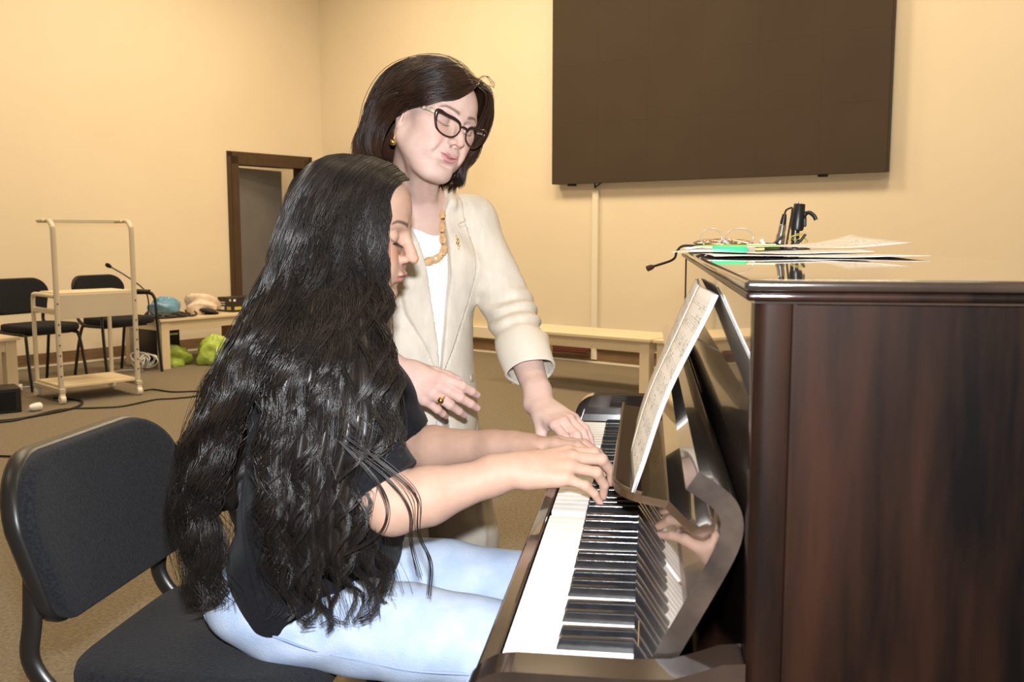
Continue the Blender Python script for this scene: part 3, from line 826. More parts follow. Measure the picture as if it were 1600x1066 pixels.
# ================================================================== CLUTTER ALONG THE LEFT WALL
def onfloor(name, x, y, rz, label, cat, z=0.0, group=None):
    return tag(empty(name, (x, y, z), rz), label, cat, group)
WA = math.atan2(WU.y, WU.x)
def blob(name, material, parent, sx, sy, sz, seed, rough=0.3, nu=44, nv=28):
    """crumpled bag: lumpy closed surface sitting on z=0"""
    r_ = np.random.default_rng(seed)
    ph = r_.uniform(0, 6.28, (8, 3)); fr = r_.uniform(1.5, 6.5, (8, 3))
    vs, fs = [], []
    for i in range(nu):
        for j in range(nv):
            th = 2 * math.pi * i / nu; f = math.pi * j / (nv - 1)
            d = np.array([math.sin(f) * math.cos(th), math.sin(f) * math.sin(th), math.cos(f)])
            k = 1 + rough * sum(math.sin(fr[q] @ d + ph[q, 0]) for q in range(8)) / 4 + 0.10 * abs(math.sin(d @ fr[0] * 2.3 + 3 * math.sin(d @ fr[1]))) + 0.06 * abs(math.sin(d @ fr[2] * 4.1 + ph[3, 1]))
            p = d * k
            z = p[2] * sz * 0.62 + sz * 0.42
            vs.append((p[0] * sx, p[1] * sy, max(0.0, z)))
    for i in range(nu):
        for j in range(nv - 1):
            fs.append((i * nv + j, i * nv + j + 1, ((i + 1) % nu) * nv + j + 1, ((i + 1) % nu) * nv + j))
    return MB().add(vs, fs).build(name, material, parent, smooth=70)
M['blue_bag'] = mat('blue_plastic_bag', (0.10, 0.26, 0.42), 0.3, var=(0.16, 0.34, 0.50), var_scale=18, bump=0.8, bump_scale=40)
M['white_bag'] = mat('white_plastic_bag', (0.62, 0.50, 0.40), 0.35, var=(0.72, 0.60, 0.48), var_scale=14, bump=0.8, bump_scale=40)
M['green_bag'] = mat('green_bag', (0.33, 0.47, 0.06), 0.4, var=(0.45, 0.58, 0.12), var_scale=14, bump=0.6, bump_scale=30)
M['bluegrey_bag'] = mat('blue_clear_bag', (0.10, 0.18, 0.25), 0.22, var=(0.30, 0.37, 0.40), var_scale=34, bump=0.9, bump_scale=60)
M['carton'] = mat('brown_carton', (0.34, 0.18, 0.07), 0.7, var=(0.38, 0.21, 0.085), var_scale=9)
TT = 0.43
b1 = onfloor('plastic_bag', -3.05, 8.42, WA, 'blue plastic bag heaped on the low table behind the trolley', 'bag', TT)
blob('body', 'blue_bag', b1, 0.12, 0.10, 0.14, 3)
b2 = onfloor('plastic_bag', -2.78, 8.62, WA, 'crumpled whitish plastic bag beside the blue one on the low table', 'bag', TT)
blob('body', 'white_bag', b2, 0.14, 0.10, 0.16, 5)
blob('dark_content', mat('dark_stuff', (0.03, 0.02, 0.02), 0.6), b2, 0.11, 0.13, 0.06, 8)
b3 = onfloor('power_supply', -2.93, 8.20, WA, 'black adapter heap lying at the near edge of the low table', 'adapter', TT)
blob('body', 'black_plastic', b3, 0.15, 0.045, 0.045, 12, 0.3)
for k in range(3):
    MB().tube(catmull([(-0.2 + 0.12 * k, -0.05, 0.03), (-0.1 + .12 * k, -0.09, 0.012), (0.02 + .1 * k, -0.06, 0.02), (0.08 + .08 * k, 0.0, 0.04)], 5), 0.008, 6).build('lead', 'cable', b3, smooth=60)
b4 = onfloor('carton_box', -2.52, 8.98, WA, 'flat black printed box on the low table next to the doorway', 'box', TT)
MB().box((-0.2, -0.11, 0.0), (0.2, 0.11, 0.135)).build('carton', mat('black_card', (0.022, 0.018, 0.016), 0.45), b4, bevel=0.002)
for (x0, x1, z0, z1, m) in ((-0.175, -0.10, 0.022, 0.05, 'yellow_plastic'), (-0.185, -0.16, 0.10, 0.12, 'white_plastic'), (0.03, 0.16, 0.02, 0.075, 'cream_plastic'), (-0.05, 0.0, 0.02, 0.05, 'white_plastic'), (-0.06, 0.0, 0.085, 0.092, 'white_plastic'), (-0.06, -0.01, 0.07, 0.076, 'white_plastic')):
    MB().box((x0, -0.1108, z0), (x1, -0.1098, z1)).build('print', m, b4)
for (y0, y1, z0, z1, m) in ((-0.09, -0.03, 0.022, 0.05, 'yellow_plastic'), (-0.095, -0.07, 0.10, 0.122, 'white_plastic'), (0.01, 0.075, 0.02, 0.05, 'white_plastic'), (0.0, 0.08, 0.085, 0.092, 'white_plastic'), (0.0, 0.08, 0.065, 0.072, 'white_plastic')):
    MB().box((-0.2008, y0, z0), (-0.1998, y1, z1)).build('print', m, b4)
# desk microphone at the left end of the table
dm = onfloor('desk_microphone', -3.12, 8.22, WA, 'black gooseneck desk microphone on the left end of the low table', 'microphone', TT)
MB().lathe([(0.05, 0), (0.05, 0.012), (0.03, 0.04), (0.012, 0.055), (0.010, 0.06)], None, 16).build('base', 'black_plastic', dm, smooth=45)
MB().tube(catmull([(0, 0, 0.05), (0.0, -0.0, 0.16), (-0.03, 0.02, 0.25), (-0.14, 0.09, 0.36), (-0.24, 0.16, 0.44)], 6), 0.006, 8).build('neck', 'black_metal', dm, smooth=60)
MB().tube([(-0.235, 0.155, 0.435), (-0.255, 0.168, 0.452), (-0.27, 0.18, 0.462)], [0.012, 0.02, 0.012], 10).build('windshield', 'black_fabric', dm, smooth=60)
# under the table
g1 = onfloor('plastic_bag', -2.62, 8.42, WA, 'crumpled lime green bag on the carpet under the low table', 'bag')
blob('body', 'green_bag', g1, 0.13, 0.10, 0.23, 21)
for s in (-1, 1):
    MB().tube(catmull([(0.05 * s, -0.1, 0.16), (0.07 * s, -0.13, 0.10), (0.0, -0.14, 0.05), (-0.06 * s, -0.13, 0.09)], 5), 0.006, 6).build('handle', 'white_plastic', g1, smooth=60)
g2 = onfloor('plastic_bag', -2.94, 8.33, WA, 'second lime green bag, left of the table leg by the armchair', 'bag')
blob('body', 'green_bag', g2, 0.11, 0.08, 0.15, 31)
g3 = onfloor('plastic_bag', -2.40, 8.72, WA, 'see-through blue bag under the low table near the doorway', 'bag')
blob('body', 'bluegrey_bag', g3, 0.16, 0.10, 0.17, 41)
g4 = onfloor('carton_box', -2.52, 8.98, WA, 'open brown cardboard box under the low table', 'box')
g4.location = (-2.50, 9.06, 0)
cbm = MB()
for lo, hi in (((-0.2, -0.14, 0), (0.2, 0.14, 0.006)), ((-0.2, -0.14, 0), (-0.194, 0.14, 0.2)), ((0.194, -0.14, 0), (0.2, 0.14, 0.2)), ((-0.2, -0.14, 0), (0.2, -0.134, 0.2)), ((-0.2, 0.134, 0), (0.2, 0.14, 0.2))):
    cbm.box(lo, hi)
cbm.build('body', 'carton', g4)
MB().box((-0.2, 0.136, 0.2), (0.2, 0.14, 0.30)).build('flap', 'carton', g4)
g5 = onfloor('carton_box', -2.66, 8.60, WA, 'tiny brown carton between the green and blue bags', 'box')
MB().box((-0.025, -0.025, 0), (0.025, 0.025, 0.085)).build('body', 'carton', g5, bevel=0.002)
g6 = onfloor('computer_case', -3.20, 8.58, WA, 'black computer case standing under the low table', 'computer')
MB().box((-0.10, -0.22, 0.0), (0.10, 0.22, 0.30)).build('case', 'black_plastic', g6, bevel=0.006)
MB().box((-0.08, -0.2215, 0.255), (0.08, -0.2195, 0.27)).build('drive_slot', 'steel', g6)
g7 = onfloor('cable_coil', -3.11, 8.05, WA, 'tangled white cable coil on the carpet by the table leg', 'cable')
cc = MB(); r_ = np.random.default_rng(2)
for k in range(7):
    a = r_.uniform(0, 3.1); rr = 0.09 + 0.04 * r_.random(); tl = r_.uniform(-.7, .7)
    cc.tube([(rr * math.cos(t) * math.cos(a), rr * math.cos(t) * math.sin(a) + 0.03 * math.sin(t * 2), 0.02 + abs(0.5 * rr * (1 + math.sin(t + tl)))) for t in (2 * math.pi * i / 24 for i in range(24))], 0.006, 6, closed=True)
cc.build('loops', 'white_plastic', g7, smooth=60)
# loudspeaker box, plugs and cables at the left edge
sp = onfloor('speaker_box', -3.30, 6.03, R(36), 'low black speaker box on the carpet at the left edge', 'speaker')
MB().box((-0.30, 0.0, 0.0), (0.16, 0.22, 0.16)).build('cabinet', 'black_plastic', sp, bevel=0.006)
MB().box((-0.28, -0.006, 0.02), (0.13, 0.001, 0.14)).build('grille', 'black_fabric', sp, bevel=0.003)
MB().box((-0.1, -0.0075, 0.105), (0.02, -0.005, 0.112)).build('badge', 'black_metal', sp)
def plug(x, y, z, rz, label):
    p = onfloor('power_plug', x, y, rz, label, 'plug', z)
    mm = Matrix.Translation((0, 0, 0.027)) @ Matrix.Rotation(R(90), 4, 'Y')
    MB().lathe([(0.012, -0.045), (0.022, -0.03), (0.027, 0.0), (0.027, 0.03), (0.024, 0.035)], mm, 16).build('body', 'white_plastic', p, smooth=45)
    for s in (-1, 1):
        MB().tube([(0.034, s * 0.009, 0.027), (0.055, s * 0.009, 0.027)], 0.003, 8).build('pin', 'steel', p)
plug(-3.10, 6.16, 0.0, R(60), 'white power plug lying beside the black speaker box')
plug(-3.62, 6.94, 0.0, R(20), 'white power plug on the carpet between the left table and trolley')
def floor_cable(pts, r, label, m='cable'):
    P = catmull([(x, y, r + 0.001) for x, y in pts], 6)
    o = MB().tube(P, r, 6).build('floor_cable', m, None, smooth=60)
    return tag(o, label, 'cable')

floor_cable([(-3.5, 5.6), (-3.11, 5.76), (-3.03, 5.89), (-2.99, 6.08), (-2.92, 6.20), (-2.73, 6.24), (-2.59, 6.30), (-2.47, 6.55), (-2.36, 6.60), (-2.23, 6.71), (-2.28, 6.90), (-2.46, 6.88), (-2.64, 6.99), (-2.69, 6.94)], 0.006, 'long thin black cable snaking over the carpet in front of the trolley')
floor_cable([(-3.6, 5.75), (-3.16, 5.78), (-2.98, 5.98), (-2.88, 6.25), (-2.96, 6.5), (-3.2, 6.62)], 0.008, 'thick black cable curling from the speaker box under the trolley')
floor_cable([(-3.1, 4.80), (-2.64, 4.86), (-2.50, 4.78)], 0.006, 'short black cable end on the carpet left of the foreground chair')
floor_cable([(-3.9, 7.05), (-3.55, 7.15), (-3.45, 7.35), (-3.3, 7.95), (-3.1, 8.0)], 0.005, 'thin white cable lying along the foot of the left wall', 'white_plastic')

# ================================================================== PEOPLE: signed-distance modelling tools
def rot_xyz(roll=0.0, pitch=0.0, yaw=0.0):
    """head/limb frame: x forward, y left, z up; pitch>0 looks down, roll>0 tilts to the left, yaw>0 turns left"""
    cy, sy = math.cos(yaw), math.sin(yaw)
    cp, sp_ = math.cos(pitch), math.sin(pitch)
    cr, sr = math.cos(-roll), math.sin(-roll)
    Rz = np.array([[cy, -sy, 0], [sy, cy, 0], [0, 0, 1]])
    Ry = np.array([[cp, 0, sp_], [0, 1, 0], [-sp_, 0, cp]])
    Rx = np.array([[1, 0, 0], [0, cr, -sr], [0, sr, cr]])
    return Rz @ Ry @ Rx

class Frame:
    def __init__(self, o=(0, 0, 0), Rm=None, s=1.0):
        self.o = np.array(o, float); self.R = np.eye(3) if Rm is None else Rm; self.s = s
    def pt(self, p):
        return self.o + self.R @ (np.array(p, float) * self.s)
    def inv(self, P):
        return ((P - self.o) @ self.R) / self.s

def smin(a, b, k):
    h = np.clip(0.5 + 0.5 * (b - a) / k, 0, 1)
    return b * (1 - h) + a * h - k * h * (1 - h)

class Field:
    def __init__(self):
        self.p = []; self.post = []
    def _add(self, fn, lo, hi, k, op):
        self.p.append((fn, np.array(lo) - k, np.array(hi) + k, k, op)); return self
    def cone(self, a, b, ra, rb, k=0.01, op='u', fr=None, wide=None):
        """tapered capsule; wide=(axis, factor) makes the section elliptic along axis"""
        a = np.array(a, float); b = np.array(b, float)
        if fr is not None:
            a, b, ra, rb, k = fr.pt(a), fr.pt(b), ra * fr.s, rb * fr.s, k * fr.s
        d = b - a; L2 = max(1e-12, d @ d)
        w = None
        if wide is not None:
            w = np.array(wide[0], float)
            if fr is not None: w = fr.R @ w
            w = w / np.linalg.norm(w); fac = wide[1]
        def fn(X, Y, Z):
            px, py, pz = X - a[0], Y - a[1], Z - a[2]
            h = np.clip((px * d[0] + py * d[1] + pz * d[2]) / L2, 0, 1)
            px = px - d[0] * h; py = py - d[1] * h; pz = pz - d[2] * h
            r = ra + (rb - ra) * h
            if w is not None:
                q = px * w[0] + py * w[1] + pz * w[2]
                n2 = px * px + py * py + pz * pz - q * q
                k0 = np.sqrt(np.maximum(n2, 0) + (q / fac) ** 2)
                return (k0 - r) * min(1.0, fac)if fac < 1 else (k0 - r)
            return np.sqrt(px * px + py * py + pz * pz) - r
        m = max(ra, rb) * (max(1.0, wide[1]) if wide else 1.0)
        return self._add(fn, np.minimum(a, b) - m, np.maximum(a, b) + m, k, op)
    def chain(self, pts, rads, k=0.01, op='u', fr=None, wide=None):
        for i in range(len(pts) - 1):
            self.cone(pts[i], pts[i + 1], rads[i], rads[i + 1], k, op, fr, wide)
        return self
    def ell(self, c, r, k=0.01, op='u', fr=None, Rl=None):
        c = np.array(c, float); r = np.array(r, float)
        Rm = np.eye(3) if Rl is None else Rl
        if fr is not None:
            c = fr.pt(c); r = r * fr.s; Rm = fr.R @ Rm; k = k * fr.s
        A = Rm.T
        def fn(X, Y, Z):
            x, y, z = X - c[0], Y - c[1], Z - c[2]
            lx = A[0, 0] * x + A[0, 1] * y + A[0, 2] * z
            ly = A[1, 0] * x + A[1, 1] * y + A[1, 2] * z
            lz = A[2, 0] * x + A[2, 1] * y + A[2, 2] * z
            k0 = np.sqrt((lx / r[0]) ** 2 + (ly / r[1]) ** 2 + (lz / r[2]) ** 2)
            k1 = np.sqrt((lx / r[0] ** 2) ** 2 + (ly / r[1] ** 2) ** 2 + (lz / r[2] ** 2) ** 2)
            return k0 * (k0 - 1) / np.maximum(k1, 1e-6)
        m = np.abs(Rm) @ r
        return self._add(fn, c - m, c + m, k, op)
    def cut(self, p, n, lo, hi, k=0.002):
        """remove what lies on the +n side of the plane, within the box lo..hi"""
        p = np.array(p, float); n = np.array(n, float); n = n / np.linalg.norm(n)
        def fn(X, Y, Z):
            return -((X - p[0]) * n[0] + (Y - p[1]) * n[1] + (Z - p[2]) * n[2])
        self.p.append((fn, np.array(lo, float), np.array(hi, float), k, 's')); return self
    def eval(self, lo, hi, h):
        n = np.ceil((np.array(hi) - np.array(lo)) / h).astype(int) + 1
        ax = [np.float32(lo[i]) + np.arange(n[i], dtype=np.float32) * np.float32(h) for i in range(3)]
        F = np.full(n, 1.0, np.float32)
        for fn, plo, phi, k, op in self.p:
            i0 = np.clip(np.floor((plo - 3 * h - lo) / h).astype(int), 0, n)
            i1 = np.clip(np.ceil((phi + 3 * h - lo) / h).astype(int) + 1, 0, n)
            if np.any(i1 <= i0): continue
            sl = tuple(slice(i0[j], i1[j]) for j in range(3))
            X = ax[0][sl[0]][:, None, None]; Y = ax[1][sl[1]][None, :, None]; Z = ax[2][sl[2]][None, None, :]
            d = fn(X, Y, Z).astype(np.float32)
            cur = F[sl]
            if op == 'u':
                F[sl] = smin(cur, d, np.float32(k))
            else:
                F[sl] = -smin(-cur, d, np.float32(k))
        X = ax[0][:, None, None]; Y = ax[1][None, :, None]; Z = ax[2][None, None, :]
        for fn in self.post:
            F = fn(F, X, Y, Z)
        return F, np.array(lo, float), h
    def mesh(self, lo, hi, h):
        F, lo, h = self.eval(np.array(lo, float), np.array(hi, float), h)
        return surface_nets(F, lo, h)

def surface_nets(F, lo, h):
    ins = F < 0
    c = np.zeros(tuple(s - 1 for s in F.shape), np.int8)
    nx, ny, nz = c.shape
    for dx in (0, 1):
        for dy in (0, 1):
            for dz in (0, 1):
                c += ins[dx:dx + nx, dy:dy + ny, dz:dz + nz]
    act = (c > 0) & (c < 8)
    I = np.argwhere(act)
    idx = np.full(c.shape, -1, np.int32)
    idx[act] = np.arange(len(I), dtype=np.int32)
    corners = [(dx, dy, dz) for dx in (0, 1) for dy in (0, 1) for dz in (0, 1)]
    val = {k: F[I[:, 0] + k[0], I[:, 1] + k[1], I[:, 2] + k[2]] for k in corners}
    acc = np.zeros((len(I), 3)); cnt = np.zeros(len(I))
    for a in corners:
        for ax in range(3):
            if a[ax] == 1: continue
            b = list(a); b[ax] = 1; b = tuple(b)
            va, vb = val[a], val[b]
            m = (va < 0) != (vb < 0)
            t = np.where(m, va / np.where(m, va - vb, 1), 0)
            p = np.array(a, float)[None, :].repeat(len(I), 0)
            p[:, ax] += t
            acc[m] += p[m]; cnt[m] += 1
    V = lo + h * (I + acc / np.maximum(cnt, 1)[:, None])
    quads = []
    for ax in range(3):
        u, v = (ax + 1) % 3, (ax + 2) % 3
        s0 = [slice(None)] * 3; s1 = [slice(None)] * 3
        s0[ax] = slice(0, -1); s1[ax] = slice(1, None)
        A = ins[tuple(s0)]; B = ins[tuple(s1)]
        E = np.argwhere(A != B)
        E = E[(E[:, u] > 0) & (E[:, v] > 0) & (E[:, u] < F.shape[u] - 1) & (E[:, v] < F.shape[v] - 1)]
        if len(E) == 0: continue
        flip = A[E[:, 0], E[:, 1], E[:, 2]]
        def cell(du, dv):
            q = E.copy(); q[:, u] += du; q[:, v] += dv
            return idx[q[:, 0], q[:, 1], q[:, 2]]
        q = np.stack([cell(-1, -1), cell(0, -1), cell(0, 0), cell(-1, 0)], 1)
        q[~flip] = q[~flip][:, ::-1]
        quads.append(q)
    return V, np.concatenate(quads) if quads else np.zeros((0, 4), int)

def np_mesh(name, V, Q, material, parent=None, cols=None, smooth=True, loc=None):
    me = bpy.data.meshes.new(name)
    V = np.asarray(V, np.float32); Q = np.asarray(Q, np.int32)
    me.vertices.add(len(V)); me.vertices.foreach_set('co', V.ravel())
    k = Q.shape[1]
    me.loops.add(Q.size); me.loops.foreach_set('vertex_index', Q.ravel())
    me.polygons.add(len(Q)); me.polygons.foreach_set('loop_start', np.arange(0, Q.size, k, dtype=np.int32))
    me.update(calc_edges=True); me.validate()
    for m in (material if isinstance(material, (list, tuple)) else [material]):
        me.materials.append(M[m] if isinstance(m, str) else m)
    if smooth: me.shade_smooth()
    if cols is not None:
        a = me.color_attributes.new('col', 'FLOAT_COLOR', 'POINT')
        a.data.foreach_set('color', np.concatenate([cols, np.ones((len(cols), 1))], 1).astype(np.float32).ravel())
    o = bpy.data.objects.new(name, me); C.objects.link(o)
    if parent is not None: o.parent = parent
    if loc is not None: o.location = loc
    return o

def merge(parts):
    Vs, Qs, o = [], [], 0
    for V, Q in parts:
        Vs.append(V); Qs.append(Q + o); o += len(V)
    return np.concatenate(Vs), np.concatenate(Qs)

def drop_inside(V, Q, boxes, shrink=0.006):
    c = V[Q].mean(1)
    keep = np.ones(len(Q), bool)
    for lo, hi in boxes:
        keep &= ~np.all((c > np.array(lo) + shrink) & (c < np.array(hi) - shrink), axis=1)
    Q = Q[keep]
    used = np.unique(Q); mp = np.full(len(V), -1); mp[used] = np.arange(len(used))
    return V[used], mp[Q]

def smooth_noise(P, seed, freq, n=7):
    """cheap band-limited noise on points"""
    r_ = np.random.default_rng(seed)
    out = np.zeros(P.shape[:-1])
    for i in range(n):
        d = r_.normal(size=3); d /= np.linalg.norm(d)
        f = freq * r_.uniform(0.6, 1.6)
        out += np.sin(P @ d * f * 6.283 + r_.uniform(0, 6.28))
    return out / math.sqrt(n)

def vnormals(V, Q):
    n = np.cross(V[Q[:, 2]] - V[Q[:, 0]], V[Q[:, 3]] - V[Q[:, 1]])
    N = np.zeros_like(V)
    for i in range(4):
        np.add.at(N, Q[:, i], n)
    return N / np.maximum(np.linalg.norm(N, axis=1, keepdims=True), 1e-9)

# ------------------------------------------------------------------ heads
def add_head(F, fr, nose=1.0, jowl=0.0, lip=1.0, crown=0.0, smile=0.0):
    S = (-1, 1)
    F.ell((-0.014, 0, 0.044 - crown), (0.094, 0.073, 0.082), 0.02, fr=fr)
    F.ell((0.036, 0, 0.045 - crown * 0.6), (0.050, 0.059, 0.054), 0.03, fr=fr)
    F.ell((0.030, 0, -0.030), (0.052, 0.056, 0.072), 0.03, fr=fr)
    F.ell((0.050, 0, -0.066), (0.036, 0.036, 0.036), 0.02, fr=fr)
    F.ell((0.071, 0, -0.094), (0.017, 0.020, 0.016), 0.018, fr=fr)
    for s in S:
        F.cone((0.002, s * 0.055, -0.040), (0.058, s * 0.020, -0.092), 0.017 + jowl, 0.015 + jowl * 0.5, 0.02, fr=fr)
        F.ell((0.056, s * 0.036, -0.024), (0.028, 0.025, 0.026), 0.02, fr=fr)
        F.ell((0.046, s * 0.052, -0.003), (0.026, 0.016, 0.016), 0.018, fr=fr)
        F.cone((0.0815, s * 0.014, 0.0255), (0.066, s * 0.047, 0.026), 0.0085, 0.0085, 0.012, fr=fr)
        F.ell((0.070, s * 0.030, -0.048 ), (0.018, 0.018, 0.022), 0.015, fr=fr)
    for s in S:
        F.ell((0.0905, s * 0.030, 0.006), (0.013, 0.018, 0.012), 0.012, 's', fr=fr)
    for s in S:
        F.ell((0.0690, s * 0.0315, 0.0045), (0.0135, 0.0148, 0.0128), 0.003, fr=fr)
        F.ell((0.0700, s * 0.0315, 0.0075), (0.0142, 0.0158, 0.0112), 0.003, fr=fr)
        F.ell((0.0735, s * 0.0315, -0.0085), (0.009, 0.015, 0.0055), 0.006, fr=fr)
    # nose
    F.cone((0.0835, 0, 0.020), (0.1010 * (1 + .0 * nose), 0, -0.016), 0.0070, 0.0085, 0.010, fr=fr)
    F.cone((0.0990, 0, -0.014), (0.1068 + 0.004 * nose, 0, -0.0265), 0.0080, 0.0088, 0.007, fr=fr)
    for s in S:
        F.ell((0.0930, s * 0.0110, -0.0305), (0.0105, 0.0070, 0.0066), 0.007, fr=fr)
        F.ell((0.0990, s * 0.0065, -0.0380), (0.0055, 0.0035, 0.003), 0.002, 's', fr=fr)
    # mouth
    F.ell((0.0780, 0, -0.0560), (0.016, 0.028, 0.022), 0.012, fr=fr)
    for s in S:
        F.ell((0.0895, s * 0.0075, -0.0560), (0.0075, 0.0135, 0.0048 * lip), 0.004, fr=fr, Rl=rot_xyz(yaw=-s * 0.45))
    F.ell((0.0885, 0, -0.0655), (0.0078, 0.0165, 0.0058 * lip), 0.004, fr=fr)
    F.ell((0.0980, 0, -0.0606), (0.0085, 0.010 if smile else 0.022, 0.0011), 0.0025, 's', fr=fr)
    if smile:
        for s in S:
            F.ell((0.0950, s * 0.0135, -0.0600 + smile * 0.4), (0.0100, 0.0105, 0.0011), 0.0025, 's', fr=fr, Rl=rot_xyz(roll=-s * 0.24))
    F.ell((0.0900, 0, -0.0775), (0.009, 0.018, 0.0045), 0.010, 's', fr=fr)
    # ears
    for s in S:
        Rl = rot_xyz(yaw=s * 0.35, pitch=-0.2)
        F.ell((-0.008, s * 0.0735, -0.006), (0.017, 0.0065, 0.030), 0.004, fr=fr, Rl=Rl)
        F.ell((-0.004, s * 0.0795, -0.002), (0.010, 0.0045, 0.018), 0.004, 's', fr=fr, Rl=Rl)
        F.ell((0.000, s * 0.0725, -0.031), (0.008, 0.005, 0.009), 0.004, fr=fr)

def head_colors(L, base, lipc, browc, blush, lid=None, smile=0.0):
    """L: vertices in head space; returns colours"""
    n = len(L)
    col = np.tile(np.array(base, float), (n, 1))
    def mixin(w, c):
        w = np.clip(w, 0, 1)[:, None]
        col[:] = col * (1 - w) + np.array(c) * w
    def soft(d, e):
        return np.clip(0.5 - d / e, 0, 1)
    x, y, z = L[:, 0], L[:, 1], L[:, 2]
    ay = np.abs(y)
    # blush on cheeks, nose tip
    mixin(0.5 * np.exp(-(((ay - 0.040) / 0.020) ** 2 + ((z + 0.024) / 0.018) ** 2)) * (x > 0.03), blush)
    mixin(0.45 * np.exp(-((y / 0.012) ** 2 + ((z + 0.029) / 0.010) ** 2)) * (x > 0.09), blush)
    # lips
    half = 0.0235
    t = np.clip(1 - (ay / half) ** 2, 0, 1)
    zs = z
    z = z - smile * np.clip(ay / half, 0, 1.2) ** 2
    up = -0.0605 + 0.0085 * t - 0.002 * np.exp(-(ay / 0.004) ** 2)
    dn = -0.0605 - 0.0105 * np.sqrt(t)
    dl = np.maximum(z - up, dn - z)
    w = soft(dl, 0.0022) * (ay < half) * (x > 0.06)
    mixin(w * 0.85, lipc)
    mixin(soft(np.abs(z + 0.0606) - 0.0007, 0.0014) * (ay < 0.022) * (x > 0.06) * 0.8, np.array(lipc) * 0.35)
    z = zs
    # nostrils
    mixin(np.exp(-(((ay - 0.0065) / 0.003) ** 2 + ((z + 0.0385) / 0.0025) ** 2)) * (x > 0.085) * 0.8, np.array(base) * 0.25)
    # brows
    cz = 0.0265 + 0.0055 * np.sin(np.clip((ay - 0.010) / 0.042, 0, 1) * 2.2) - 0.006 * np.clip((ay - 0.04) / 0.015, 0, 1)
    th = 0.0036 * (1 - 0.55 * np.clip((ay - 0.012) / 0.04, 0, 1))
    w = soft(np.abs(z - cz) - th, 0.0028) * soft(0.0105 - ay, 0.006) * soft(ay - 0.052, 0.006) * (x > 0.04)
    mixin(w * 0.85, browc)
    # lash line under the lowered lid, soft lid shade
    lz = -0.0035 + 0.003 * ((ay - 0.0315) / 0.015) ** 2 + 0.0012 * np.clip((ay - 0.0315) / 0.015, 0, 1)
    w = soft(np.abs(z - lz) - 0.0011, 0.0016) * soft(np.abs(ay - 0.0325) - 0.0150, 0.003) * (x > 0.05)
    mixin(w * 0.92, np.array(browc) * 0.5)
    if lid is not None:
        w = soft(np.abs(z - 0.008) - 0.007, 0.006) * soft(np.abs(ay - 0.0315) - 0.012, 0.006) * (x > 0.05)
        mixin(w * 0.6, lid)
    return col

# ------------------------------------------------------------------ hands
def rotv(v, axis, ang):
    axis = axis / np.linalg.norm(axis)
    return v * math.cos(ang) + np.cross(axis, v) * math.sin(ang) + axis * (axis @ v) * (1 - math.cos(ang))

